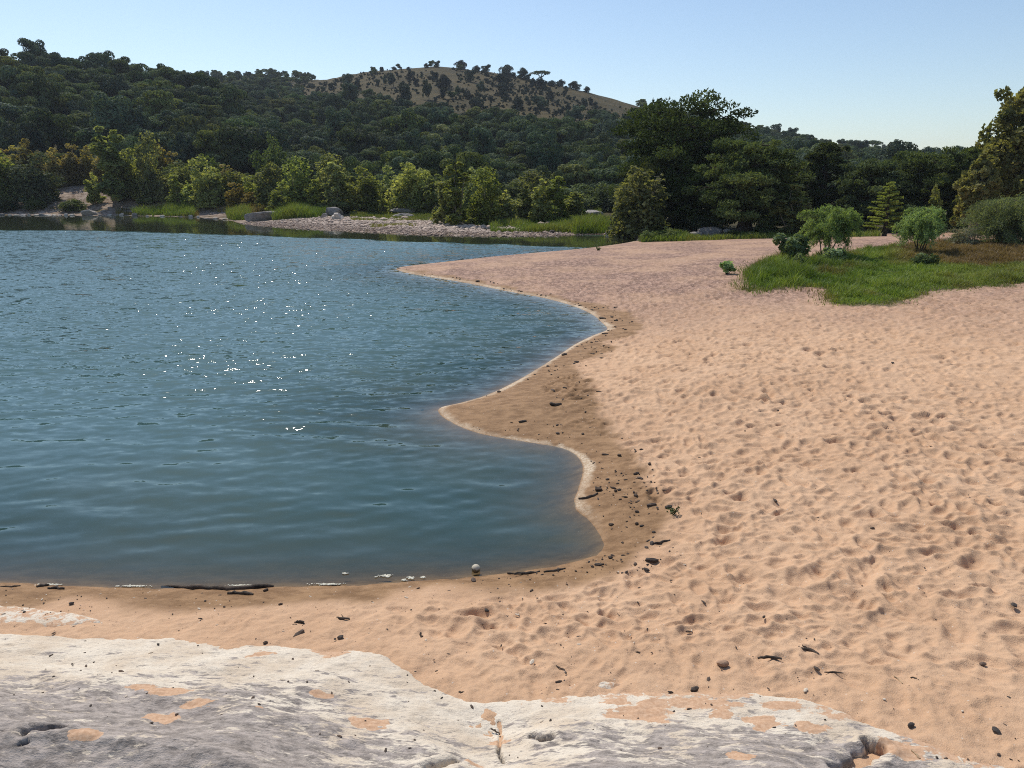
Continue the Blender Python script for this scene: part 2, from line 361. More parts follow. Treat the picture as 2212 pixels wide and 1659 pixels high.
M_STRAW = simple('straw', (0.42, 0.30, 0.18), 0.8, 0.25, 12)
M_DARKST = simple('dark_stone', (0.075, 0.060, 0.050), 0.75, 0.5, 14, bumpd=0.01)
M_WETCLOD = simple('wet_clod', (0.085, 0.055, 0.035), 0.8, 0.4, 20, bumpd=0.01)
M_PALEST = simple('pale_stone', (0.58, 0.50, 0.40), 0.8, 0.25, 14)

# ------------------------------------------------------------------ ground sheet: beach, then bank and hills
def ys_rows():
    rows = []; y = 1.2
    while y < 58.0:
        rows.append(y); d = math.hypot(y, 4); y += max(0.012, 0.62 * d * d / (740.0 * 3.9))
    rows.append(58.0); n1 = len(rows)
    while y < 900: rows.append(y); y *= 1.0085
    return np.array(rows), n1
ROWS, NB = ys_rows()
A1 = np.tan(np.linspace(R_(-52), R_(52), 1050))
def footprints(x, y):
    """trodden pits on a jittered grid"""
    z = np.zeros(x.shape); cell = 0.30
    wx = x + 0.10 * noise(x * 1.3, y * 1.3, 71); wy = y + 0.10 * noise(x * 1.3, y * 1.3, 72)
    for layer, (c, dep) in enumerate(((0.28, 0.034), (0.42, 0.028), (0.18, 0.020))):
        cx = np.floor(wx / c); cy = np.floor(wy / c)
        best = np.zeros(x.shape)
        for i in (-1, 0, 1):
            for j in (-1, 0, 1):
                gx, gy = cx + i, cy + j
                jx = (gx + 0.5 + 0.85 * (_h(gx, gy, 31 + layer) - 0.5)) * c; jy = (gy + 0.5 + 0.85 * (_h(gx, gy, 41 + layer) - 0.5)) * c
                th = _h(gx, gy, 51 + layer) * 3.14; sc1 = 0.55 + 0.6 * _h(gx, gy, 61 + layer)
                dx, dy = wx - jx, wy - jy
                u = (dx * np.cos(th) + dy * np.sin(th)) / (0.15 * sc1 * c / 0.31); v = (-dx * np.sin(th) + dy * np.cos(th)) / (0.085 * sc1 * c / 0.31)
                r2 = u * u + v * v
                best += (-np.exp(-r2 ** 2) + 0.42 * np.exp(-((np.sqrt(r2) - 1.4) / 0.40) ** 2)) * dep * sc1 * (0.25 + 0.75 * _h(gx, gy, 81 + layer))
        z += best
    return z
def build_ground():
    y = ROWS[:, None] * np.ones(len(A1))[None, :]; x = ROWS[:, None] * A1[None, :]
    # keep the near rows wide enough
    x = np.where(y < 9, A1[None, :] * (5 + 0.45 * y), x)
    s = sdf(x, y, WATER); z = ground(x, y, s)
    wetd = sdf(x, y, WET); nz = fbm(x * 1.2, y * 1.2, 4, 91)
    wet = sst(0.16, -0.16, wetd + 0.30 * nz * (1 + 0.04 * y))
    wet = np.maximum(wet, sst(0.10, -0.02, s))
    dry = (1 - wet) * sst(0.3, 0.9, s) * sst(40, 24, y)
    rk = sdf(x, y, ROCK_A)
    flat = sst(0.0, 1.1, rk + 0.35 * noise(x * 1.1, y * 1.1, 15))
    lefts = 0.45 + 0.55 * sst(-2.0, 0.5, x)
    amp = (0.30 + 0.70 * flat) * lefts * (0.72 + 0.30 * fbm(x * 0.35, y * 0.35, 3, 33))
    fp = footprints(x, y)
    track = sst(0.85, 0.2, np.abs(wetd + 0.30)) * sst(-0.5, 0.3, noise(x * 0.9, y * 0.9, 35)) * wet * sst(0.5, 1.0, s) * sst(30, 15, y)
    near = y < 58
    z = z + np.where(near, fp * (1.75 * dry * amp + 1.7 * track), 0)
    z = z + np.where(near & (s > 0), 0.020 * fbm(x * 5, y * 5, 5, 20, 0.6) * (0.5 + dry) * sst(20, 8, y) + 0.02 * fbm(x * 0.9, y * 0.9, 3, 21) * dry, 0)
    foam = 0.9 * sst(-0.01, 0.03, s + 0.02 * nz) * (0.55 + 0.45 * sst(-.3, .3, noise(x * 2.2, y * 2.2, 79))) * sst(0.09 + 0.006 * y, 0.02 + 0.003 * y, s + 0.10 * nz + 0.05 * noise(x * 9, y * 9, 78)) * sst(-0.55, 0.35, noise(x * 0.5, y * 0.5, 77) + 0.8 * sst(8.3, 9.5, y)) * sst(7.6, 8.6, y + 0.2 * nz)
    grav = sst(13, 27, y + 4 * fbm(x * 0.15, y * 0.15, 3, 95))
    gd = sdf(x, y, GRASS) - 1.0 * fbm(x * 0.7, y * 0.7, 5, 96, .6) + 0.1
    green = sst(0.25, -0.55, gd)
    px, py = proj(x, y, z)
    bald = bald_mask(px, py) * sst(200, 235, y)
    slope = sst(-0.16, -0.36, x / y) * sst(136, 118, y)
    bald = np.maximum(bald, slope)
    rocky = sst(9.5, 5.5, s) * (y > 58) * sst(-0.12, 0.05, fbm(x * 0.12, y * 0.12, 3, 97) + 0.30) * sst(-0.05, -0.12, x / y)
    rocky = np.maximum(rocky, sst(17, 13, s) * (y > 58) * sst(-.64, -.60, x / y) * sst(-.44, -.48, x / y))
    rocky = np.maximum(rocky, sst(5.5, 3.5, s) * (y > 58) * (x / y > -0.36))
    # right bank behind the dune stays dark soil with leaf litter
    A = dict(wet=wet, foam=foam, gravel=grav, green=green, bald=bald, rocky=rocky)
    V = np.stack([x, y, z], -1)
    nc = len(A1)
    def part(r0, r1, keys, mat, name):
        v = V[r0:r1].reshape(-1, 3)
        me = mesh(name, v, grid_faces(r1 - r0, nc), [mat], True, attrs={k: ('POINT', A[k][r0:r1]) for k in keys})
        o = link(name, me); o['kind'] = 'structure'; return o
    part(0, NB, ('wet', 'foam', 'gravel', 'green'), M_SAND, 'sand_beach')
    part(NB - 1, len(ROWS), ('bald', 'rocky'), M_HILL, 'hills')
def bald_mask(px, py):
    low = np.interp(px, [560, 620, 700, 760, 850, 950, 1050, 1120, 1200, 1290, 1340, 1370, 1400], [150, 200, 226, 228, 246, 262, 280, 292, 300, 294, 284, 268, 200])
    up = np.interp(px, [540, 620, 700, 745, 790], [196, 184, 172, 150, 60])
    return (0.985 - 0.05 * sst(-60, -10, py - low)) * sst(-3, 4, py - up + 6 * noise(px * 0.05, py * 0.05, 67)) * sst(12, -12, py - low + 13 * noise(px * 0.03, py * 0.05, 66))
build_ground()
# far plain under everything, out to the horizon
pl = mesh('plain', np.array([[-1400, -60, -2.5], [1400, -60, -2.5], [1400, 1900, -2.5], [-1400, 1900, -2.5]], float), np.array([[0, 1, 2, 3]]), [M_HILL])
o = link('plain', pl); o['kind'] = 'structure'

# limestone bedrock in the foreground
CRACKS = [[(52, 1585), (75, 1576), (105, 1571), (135, 1572)], [(1808, 1664), (1835, 1650), (1862, 1640), (1885, 1632), (1893, 1622)], [(1868, 1606), (1885, 1612), (1892, 1622)], [(930, 1662), (962, 1652), (985, 1645)],
          [(1150, 1594), (1170, 1597), (1190, 1594)], [(1078, 1560), (1083, 1590), (1076, 1625), (1090, 1650)], [(40, 1612), (60, 1608)]]
CRK_W = [0.035, 0.055, 0.03, 0.04, 0.035, 0.012, 0.014]
PATCHES = [(345, 1550, 38, 14), (180, 1585, 30, 9), (300, 1485, 22, 10), (360, 1494, 38, 8), (420, 1522, 30, 7), (560, 1528, 10, 8), (690, 1500, 24, 5), (800, 1560, 42, 9), (835, 1430, 20, 6), (560, 1412, 20, 6), (720, 1410, 30, 6),
           (1600, 1633, 24, 12), (1650, 1560, 40, 14), (1560, 1540, 36, 10), (1500, 1520, 80, 12), (1420, 1522, 40, 12), (1700, 1525, 40, 10), (1950, 1620, 50, 16), (2060, 1630, 60, 20), (1760, 1575, 30, 10), (1390, 1545, 60, 16), (1330, 1515, 40, 10), (1200, 1516, 30, 6),
           (1080, 1607, 22, 8), (1025, 1655, 20, 8), (2150, 1650, 60, 12)]
def rock_z(x, y):
    s = sdf(x, y, WATER); base = ground(x, y, s)
    nz = 0.075 * fbm(x * 2.4, y * 2.4, 6, 101, 0.62)
    eA = -sdf(x, y, ROCK_A) + nz; eB = -sdf(x, y, ROCK_B) + nz; eC = -sdf(x, y, ROCK_C) + nz * 0.8
    rise = np.where(eA > 0, 0.028 * (1 - np.exp(-eA / 0.06)) + 0.30 * eA * (1 - np.exp(-eA / 0.8)), 1.2 * eA)
    rise = np.maximum(rise, np.where(eB > 0, 0.02 * (1 - np.exp(-eB / 0.05)), 0.8 * eB)); rise = np.maximum(rise, np.where(eC > 0, 0.015 * (1 - np.exp(-eC / 0.05)), 0.8 * eC))
    vx, vy = P0(1062, 1560, 0.6)
    val = np.exp(-((x - vx + 0.03 * (y - vy)) / 0.30) ** 2) * sst(0.0, 0.5, eA) * 0.08
    big = 0.10 * fbm(x * 0.8, y * 0.8, 3, 103) * sst(0, 0.6, eA)
    lay = 0.014 * np.sin(9 * (y + 0.3 * x) + 4 * fbm(x * 1.1, y * 1.1, 3, 104)) * sst(0.05, 0.5, eA)
    fine = 0.022 * fbm(x * 6, y * 14, 5, 105, 0.6) * sst(-0.02, 0.25, eA)
    return base + rise - val + big + lay + fine, eA, eB, eC
def on_rock(px, py):
    dx, dy, dz = ray(px, py); Y = np.linspace(1.0, 7.0, 700); X = Y * dx / dy; Z = CAMZ + Y * dz / dy
    k = np.argmax(rock_z(X, Y)[0] >= Z); return float(X[k]), float(Y[k])
def build_rock():
    xs = np.arange(-6.2, 6.0, 0.014); ys = np.arange(0.9, 6.9, 0.014)
    x, y = np.meshgrid(xs, ys)
    z, eA, eB, eC = rock_z(x, y)
    # ragged crack pits
    crack = np.zeros(x.shape)
    for pl, w in zip(CRACKS, CRK_W):
        pts = np.array([on_rock(*q) for q in pl])
        d = np.full(x.shape, 9.0)
        for i in range(len(pts) - 1):
            (ax, ay), (bx, by) = pts[i], pts[i + 1]; L = (bx - ax) ** 2 + (by - ay) ** 2
            t = np.clip(((x - ax) * (bx - ax) + (y - ay) * (by - ay)) / L, 0, 1)
            d = np.minimum(d, np.hypot(x - ax - t * (bx - ax), y - ay - t * (by - ay)))
        d = d + 0.7 * w * fbm(x * 14, y * 14, 3, 111)
        k = sst(w, w * 0.35, d); z -= 3.0 * w * k; crack = np.maximum(crack, sst(0.5, 1.0, k))
        z += 0.5 * w * np.exp(-((d - 2.0 * w) / (0.8 * w)) ** 2)
    patch = np.zeros(x.shape)
    for px, py, rx, ry in PATCHES:
        (ax, ay), (bx, by) = on_rock(px - rx, py), on_rock(px + rx, py); y1, y2 = on_rock(px, py + ry)[1], on_rock(px, py - ry)[1]
        cx, cy, ra, rb = (ax + bx) / 2, (ay + by) / 2, abs(bx - ax) / 2 + .01, min(abs(y2 - y1) / 2 + .01, abs(bx - ax) * .38)
        r = np.hypot((x - cx) / ra, (y - cy) / rb) + 1.05 * fbm(x * 6, y * 12, 5, 121, .65)
        patch = np.maximum(patch, sst(1.4, 0.6, r))
    rgt = sst(0.0, 2.2, x)
    zone = eA + 0.06 + 0.45 * fbm(x * 0.9, y * 1.6, 4, 131)
    a0 = np.interp(x, [-3.0, -1.8, -0.8, 0.2, 1.2], [0.70, 0.62, 0.50, 0.30, 0.10]); a1 = np.interp(x, [-3.0, -1.8, -0.6, 0.4, 1.2], [0.85, 0.95, 1.05, 0.75, 0.55])
    grey = 0.13 + 0.34 * sst(a0, a0 + 0.40, zone) + 0.30 * sst(a1, a1 + 0.5, zone)
    vx, vy = P0(1080, 1560, 0.6)
    grey = grey * (1 - 0.45 * np.exp(-((x - vx) / 0.35) ** 2)) * (1 - 0.10 * rgt) + 0.16 * rgt + 0.03
    patch = np.maximum(patch, 0.52 * ((eB > -0.05) | (eC > -0.05)) * (eA < 0))
    seam = sst(0.30, 0.0, eA) * sst(-0.1, 0.5, fbm(x * 2.5, y * 4, 4, 133)) * 0.75 * sst(-0.6, 1.0, x)
    patch = np.maximum(patch, seam)
    keep_v = z > (ground(x, y) - 0.10)
    f = grid_faces(len(ys), len(xs)); kv = keep_v.ravel(); f = f[kv[f].any(1)]
    used = np.unique(f); remap = np.zeros(kv.size, np.int64); remap[used] = np.arange(len(used))
    V = np.stack([x, y, z], -1).reshape(-1, 3)[used]
    me = mesh('limestone_bedrock', V, remap[f], [M_ROCK], True, attrs={k: ('POINT', v.ravel()[used]) for k, v in (('grey', grey), ('patch', patch), ('crack', crack))})
    o = link('limestone_bedrock', me); o['kind'] = 'structure'
build_rock()
def top_z(x, y):
    """top of sand or bedrock, whichever is higher"""
    X = np.array([x]); Y = np.array([y])
    return float(max(ground(X, Y)[0], rock_z(X, Y)[0][0]))

# ------------------------------------------------------------------ water
def build_water():
    rows = []; y = 5.4
    while y < 118: rows.append(y); y += max(0.02, 0.5 * (y * y + 16) / (740.0 * 4))
    rows = np.array(rows); aa = np.tan(np.linspace(R_(-52), R_(16), 900))
    y = rows[:, None] * np.ones(len(aa))[None, :]; x = rows[:, None] * aa[None, :]
    s = -sdf(x, y, WATER)
    z = np.zeros(x.shape); r = np.random.default_rng(3)
    near = sst(26, 9, y)
    wx = x + 0.25 * fbm(x * 0.4, y * 0.4, 2, 201); wy = y + 0.30 * fbm(x * 0.35, y * 0.35, 3, 202)
    for k in range(34):
        lam = math.exp(r.uniform(math.log(0.22), math.log(1.05))); th = r.normal(0.06, 0.24); ph = r.uniform(0, 6.28)
        kx, ky = math.sin(th) * 2 * math.pi / lam, math.cos(th) * 2 * math.pi / lam
        env = 0.5 + 0.5 * noise(x * 0.35 + 13 * k, y * 0.6, 210 + k)
        z += 0.0024 * lam ** 1.1 * env * (1 - 0.15 * sst(9, 16, y)) * np.sin(kx * wx + ky * wy + ph) * sst(2.5, 6.0, lam / (0.5 * (y * y + 16) / 2960.0))
    z *= sst(0.0, 1.2, s) * WAVE
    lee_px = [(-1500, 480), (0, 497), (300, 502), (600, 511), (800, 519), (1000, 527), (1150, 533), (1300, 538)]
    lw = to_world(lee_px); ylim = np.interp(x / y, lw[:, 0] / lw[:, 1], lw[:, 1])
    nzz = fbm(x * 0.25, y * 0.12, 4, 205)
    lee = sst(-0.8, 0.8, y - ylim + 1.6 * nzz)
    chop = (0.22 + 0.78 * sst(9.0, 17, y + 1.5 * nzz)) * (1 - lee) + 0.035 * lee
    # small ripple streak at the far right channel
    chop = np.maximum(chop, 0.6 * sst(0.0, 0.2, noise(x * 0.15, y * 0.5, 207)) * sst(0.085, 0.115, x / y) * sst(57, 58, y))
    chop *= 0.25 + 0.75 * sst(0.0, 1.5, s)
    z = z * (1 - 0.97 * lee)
    depth = np.maximum(0, -ground(x, y))
    keep = s > -1.2; f = grid_faces(len(rows), len(aa)); kv = keep.ravel(); f = f[kv[f].any(1)]
    used = np.unique(f); remap = np.zeros(kv.size, np.int64); remap[used] = np.arange(len(used))
    V = np.stack([x, y, z], -1).reshape(-1, 3)[used]
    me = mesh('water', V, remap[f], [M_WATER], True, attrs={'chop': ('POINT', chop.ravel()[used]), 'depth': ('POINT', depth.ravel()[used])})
    o = link('water', me); o['kind'] = 'structure'
WAVE = 2.1
build_water()

# ------------------------------------------------------------------ plant builders
def leaves(P, N, size, r, aspect=0.62, nb=0.6, drop=0.0):
    """diamond leaf faces at points P; returns verts, quad faces"""
    n = len(P); size = np.broadcast_to(size, (n,)) * r.uniform(0.7, 1.3, n)
    d = r.normal(size=(n, 3)); d /= np.linalg.norm(d, axis=1, keepdims=True)
    nn = N * nb + d; nn /= np.linalg.norm(nn, axis=1, keepdims=True) + 1e-9
    t = r.normal(size=(n, 3)); t[:, 2] -= drop; t -= nn * (t * nn).sum(1, keepdims=True); t /= np.linalg.norm(t, axis=1, keepdims=True) + 1e-9
    b = np.cross(nn, t); L = size[:, None] * 0.5; W = L * aspect
    bend = nn * L * 0.25
    V = np.stack([P + t * L - bend, P + b * W, P - t * L - bend, P - b * W], 1).reshape(-1, 3)
    return V, np.arange(4 * n).reshape(-1, 4)
def lobe_points(lobes, n, r, shell=0.55, up=0.0):
    lobes = np.array(lobes, float)  # x y z rx ry rz
    w = (lobes[:, 3] * lobes[:, 4] + lobes[:, 4] * lobes[:, 5]); k = r.choice(len(lobes), n, p=w / w.sum())
    d = r.normal(size=(n, 3)); d[:, 2] += up; d /= np.linalg.norm(d, axis=1, keepdims=True)
    rad = shell + (1.05 - shell) * r.random(n) ** 0.6
    P = lobes[k, :3] + d * lobes[k, 3:6] * rad[:, None]
    return P, d, k
def tube(pts, radii, sides=6):
    pts = np.array(pts, float); V = []; n = len(pts)
    for i in range(n):
        t = pts[min(i + 1, n - 1)] - pts[max(i - 1, 0)]; t /= np.linalg.norm(t) + 1e-9
        u = np.cross(t, [0.31, 0.94, 0.12]); u /= np.linalg.norm(u) + 1e-9; v = np.cross(t, u)
        a = np.arange(sides) * 2 * math.pi / sides
        V.append(pts[i] + radii[i] * (np.cos(a)[:, None] * u + np.sin(a)[:, None] * v))
    V = np.concatenate(V); f = []
    for i in range(n - 1):
        for j in range(sides):
            f.append((i * sides + j, i * sides + (j + 1) % sides, (i + 1) * sides + (j + 1) % sides, (i + 1) * sides + j))
    return V, np.array(f)
def join(parts):
    V, Fs, o = [], [], 0
    for v, f in parts: V.append(v); Fs.append(np.asarray(f) + o); o += len(v)
    return np.concatenate(V), np.concatenate(Fs)
def limb(p0, p1, r0, r1, r, wob=0.08, n=5, sag=0.0, sides=5):
    p0, p1 = np.array(p0, float), np.array(p1, float); L = np.linalg.norm(p1 - p0)
    t = np.linspace(0, 1, n)[:, None]; pts = p0 + (p1 - p0) * t + r.normal(size=(n, 3)) * wob * L * (t * (1 - t)) * 2; pts[:, 2] += sag * L * (t * (1 - t))[:, 0]
    return tube(pts, r0 + (r1 - r0) * t[:, 0], sides)
def tint_of(P, r, k=None, fr=0.6):
    """leaf colour varies by clump and by leaf only"""
    t = 0.5 + 0.50 * noise(P[:, 0] * fr + 3, P[:, 1] * fr + P[:, 2] * fr * 1.3, 9) + r.normal(0, 0.22, len(P))
    if k is not None: t += (_h(np.asarray(k), np.asarray(k) * 0 + 3, 17) - 0.5) * 0.4
    return np.clip(t, 0, 1)

def oak_mesh(name, seed, w, h, nleaf, lf, mat, squat=0.62, lobes_n=9, zlo=0.30):
    r = np.random.default_rng(seed); lobes = []
    ox, oy = r.normal(0, 0.07 * w, 2)
    for i in range(int(lobes_n * 1.9)):
        a = r.uniform(0, 6.28); q = r.uniform(0.05, 0.86) ** 0.8 * w * 0.5; rr = w * r.uniform(0.09, 0.20)
        lobes.append((q * math.cos(a) + ox, q * math.sin(a) * r.uniform(.7, 1.1) + oy, h * r.uniform(zlo, 0.84) - 0.22 * q, rr * r.uniform(.8, 1.3), rr, rr * squat * r.uniform(0.8, 1.3)))
    lobes.append((ox, oy, h * 0.52, w * 0.26, w * 0.26, h * 0.30))
    P, d, k = lobe_points(lobes, nleaf, r, 0.72, 0.25); P[:, 2] = np.maximum(P[:, 2], 0.1)
    V1, F1 = leaves(P, d, lf, r, 0.8, 2.2)
    tr = [limb((0, 0, -0.3), (0.1, 0.05, h * 0.5), w * 0.035, w * 0.02, r)]
    for i in range(4):
        l = lobes[i]; tr.append(limb((0.05, 0, h * 0.28), l[:3], w * 0.018, w * 0.006, r, n=4))
    V0, F0 = join(tr)
    V = np.concatenate([V0, V1]); Fm = np.concatenate([F0, F1 + len(V0)])
    fm = np.concatenate([np.zeros(len(F0)), np.ones(len(F1))]); ti = np.concatenate([np.zeros(len(F0)), tint_of(P, r, k)])
    return mesh(name, V, Fm, [M_BARK, mat], False, fm, {'tint': ('FACE', ti)})

# ------------------------------------------------------------------ woodland on the hills
PROTO = [('oak', oak_mesh('oak_round', 1, 6.4, 5.6, 3600, 0.36, M_OAK)), ('oak', oak_mesh('oak_wide', 2, 7.4, 5.2, 3900, 0.36, M_OAK, 0.55, 11)),
         ('cedar', oak_mesh('cedar_bushy', 3, 5.2, 5.8, 3200, 0.32, M_OAKB, 0.85, 8)), ('olive', oak_mesh('oak_olive', 4, 6.2, 5.4, 3400, 0.36, M_OLIVE, 0.62, 9)),
         ('oak', oak_mesh('oak_tall', 5, 5.8, 6.8, 3600, 0.35, M_OAKB, 0.9, 10)), ('yellow', oak_mesh('oak_yellowing', 6, 5.4, 4.6, 2600, 0.36, M_OLIVE, 0.6, 8))]
pts = []
Yv = 113.0
while Yv < 415:
    stp = 4.3 + 0.0035 * Yv
    xs = np.arange(-0.74 * Yv, 0.74 * Yv, stp)
    pts.append(np.stack([xs + rng.uniform(-.45, .45, len(xs)) * stp, np.full(len(xs), Yv) + rng.uniform(-.45, .45, len(xs)) * stp], 1))
    Yv += stp * 1.0
pts = np.concatenate(pts); zt = ground(pts[:, 0], pts[:, 1])
qx, qy = proj(pts[:, 0], pts[:, 1], zt)
a_ = pts[:, 0] / pts[:, 1]
z1 = hill(a_, pts[:, 1], H1, 112, 1.0, 0.10); on1 = z1 > zt - 1.5
keep = (qx > -190) & (qx < 2400)
keep &= rng.random(len(pts)) > bald_mask(qx, qy) * sst(195, 215, pts[:, 1]) * 1.0
# nothing behind the ridges
D2 = np.interp(a_, H2[0], H2[2]); D1 = np.interp(a_, H1[0], H1[2]); r1 = np.interp(a_, H1[0], H1[1]); r2 = np.interp(a_, H2[0], H2[1])
keep &= pts[:, 1] < D2 + 10
# hidden behind the left ridge
elev = (zt + 7 - CAMZ) / pts[:, 1]; el1 = (r1 + 2 - CAMZ) / D1
keep &= ~((pts[:, 1] > D1 + 10) & (elev < el1))
# the yellow grassy slope at the left stays open, and the foot of the hill stays loose
openL = sst(-0.15, -0.30, a_) * sst(126, 116, pts[:, 1])
keep &= rng.random(len(pts)) > openL * 1.2
pts, zt, qx, qy, a_, on1 = pts[keep], zt[keep], qx[keep], qy[keep], a_[keep], on1[keep]
inten = sst(1250, 1450, qx)
kind = rng.choice(6, len(pts), p=[.27, .2, .2, .14, .13, .06])
scl = np.clip(rng.lognormal(-0.06, 0.25, len(pts)), 0.5, 1.4) * np.where(kind == 5, 0.85, 1.0) * (1 - 0.35 * sst(225, 330, pts[:, 1]))
rotz = rng.uniform(0, 6.28, len(pts))
size_px = scl * F / np.hypot(pts[:, 1], 1)
order = np.argsort(-size_px * ((qx > -60) & (qx < 2272)))
pick = order[:262]; restm = np.ones(len(pts), bool); restm[pick] = False
KD = {'oak': 'dark green rounded oak', 'cedar': 'dense blue-green cedar', 'olive': 'olive green oak', 'yellow': 'small yellowish oak'}
def zone(px, py, Y):
    if px < 330: a = 'the steep left ridge'
    elif px < 640: a = 'the slope above the tallest sapling'
    elif px < 960: a = 'the slope above the shore boulder'
    elif px < 1320: a = 'the slope above the cobble bar'
    elif px < 1700: a = 'the slope behind the umbrella-topped cypress'
    else: a = 'the slope behind the young conical cypress'
    b = 'at the foot of' if Y < 124 else ('low on' if Y < 142 else ('halfway up' if Y < 165 else 'high on'))
    return a, b
for i in pick:
    kn, me = PROTO[kind[i]]
    za, zb_ = zone(qx[i], qy[i], pts[i, 1])
    o = link('oak_tree' if kn != 'cedar' else 'cedar_tree', me, None, (pts[i, 0], pts[i, 1], zt[i] - 0.1), rotz[i], tuple(scl[i] * np.array([rng.uniform(.85, 1.25), rng.uniform(.85, 1.25), rng.uniform(.78, 1.38)])))
    tag(o, f'{KD[kn]} {zb_} {za}', 'tree', f'{KD[kn]}s {zb_} {za}')
# the rest of the wood: one mass
P3 = np.concatenate([pts[restm], (zt[restm] - 0.1)[:, None]], 1); n3 = len(P3)
print('hill trees', len(pts), 'mass', n3)
wm = bpy.data.meshes.new('woodland'); wm.vertices.add(n3); wm.vertices.foreach_set('co', P3.astype(np.float32).ravel())
for k_, v_ in (('sc', scl[restm]), ('rz', rotz[restm]), ('kd', kind[restm].astype(float))):
    wm.attributes.new(k_, 'FLOAT', 'POINT').data.foreach_set('value', v_.astype(np.float32))
def scatter(obj, protos):
    ng = bpy.data.node_groups.new('scatter', 'GeometryNodeTree')
    ng.interface.new_socket('Geometry', in_out='INPUT', socket_type='NodeSocketGeometry'); ng.interface.new_socket('Geometry', in_out='OUTPUT', socket_type='NodeSocketGeometry')
    N = ng.nodes; L = ng.links; gi = N.new('NodeGroupInput'); go = N.new('NodeGroupOutput'); jn = N.new('GeometryNodeJoinGeometry')
    def na(nm):
        a = N.new('GeometryNodeInputNamedAttribute'); a.data_type = 'FLOAT'; a.inputs[0].default_value = nm; return a.outputs[0]
    cmb = N.new('ShaderNodeCombineXYZ'); L.new(na('rz'), cmb.inputs[2]); e2r = N.new('FunctionNodeEulerToRotation'); L.new(cmb.outputs[0], e2r.inputs[0])
    for k, po in enumerate(protos):
        oi = N.new('GeometryNodeObjectInfo'); oi.inputs[0].default_value = po; oi.inputs['As Instance'].default_value = True
        ip = N.new('GeometryNodeInstanceOnPoints'); cmpn = N.new('FunctionNodeCompare'); cmpn.data_type = 'FLOAT'; cmpn.operation = 'EQUAL'
        L.new(na('kd'), cmpn.inputs[0]); cmpn.inputs[1].default_value = k; cmpn.inputs['Epsilon'].default_value = 0.1
        L.new(gi.outputs[0], ip.inputs['Points']); L.new(cmpn.outputs[0], ip.inputs['Selection']); L.new(oi.outputs['Geometry'], ip.inputs['Instance'])
        L.new(e2r.outputs[0], ip.inputs['Rotation']); L.new(na('sc'), ip.inputs['Scale']); L.new(ip.outputs[0], jn.inputs[0])
    L.new(jn.outputs[0], go.inputs[0])
    md = obj.modifiers.new('scatter', 'NODES'); md.node_group = ng
wood = link('woodland', wm); wood['kind'] = 'stuff'
protos = []
for kn, me in PROTO:
    protos.append(next(o for o in COL.objects if o.data == me))
scatter(wood, protos)

# bushes and trees on the bald summit
JUN = [oak_mesh('juniper_round', 11, 4.4, 3.8, 2200, 0.30, M_JUN, 0.9, 8, 0.16), oak_mesh('juniper_wide', 12, 5.2, 3.2, 2400, 0.30, M_JUN, 0.7, 9, 0.16), oak_mesh('juniper_tall', 13, 3.6, 5.0, 2200, 0.30, M_OAKB, 1.0, 8, 0.16)]
def umbrella_mesh(name, seed, w, h):
    r = np.random.default_rng(seed); lobes = []
    for i in range(11):
        a = i * 2.4; q = w * 0.5 * math.sqrt((i + 0.5) / 11) * 0.86
        lobes.append((q * math.cos(a), q * math.sin(a), h * (0.84 - 0.22 * (q / (w * .5)) ** 2), w * .15, w * .15, h * 0.09))
    P, d, k = lobe_points(lobes, 1500, r, 0.5, 0.2); V1, F1 = leaves(P, d, 0.36, r, 0.8, 0.9)
    tr = [limb((0, 0, -0.3), (0, 0, h * 0.35), w * .035, w * .025, r)]
    for l in lobes[::2]: tr.append(limb((0, 0, h * 0.33), l[:3], w * .02, w * .006, r, n=4, sag=0.2))
    V0, F0 = join(tr); V = np.concatenate([V0, V1]); Fm = np.concatenate([F0, F1 + len(V0)])
    return mesh(name, V, Fm, [M_BARK, M_OAK], False, np.r_[np.zeros(len(F0)), np.ones(len(F1))], {'tint': ('FACE', np.r_[np.zeros(len(F0)), tint_of(P, r, k)])})
UMB = umbrella_mesh('umbrella_oak', 21, 8.0, 5.6)
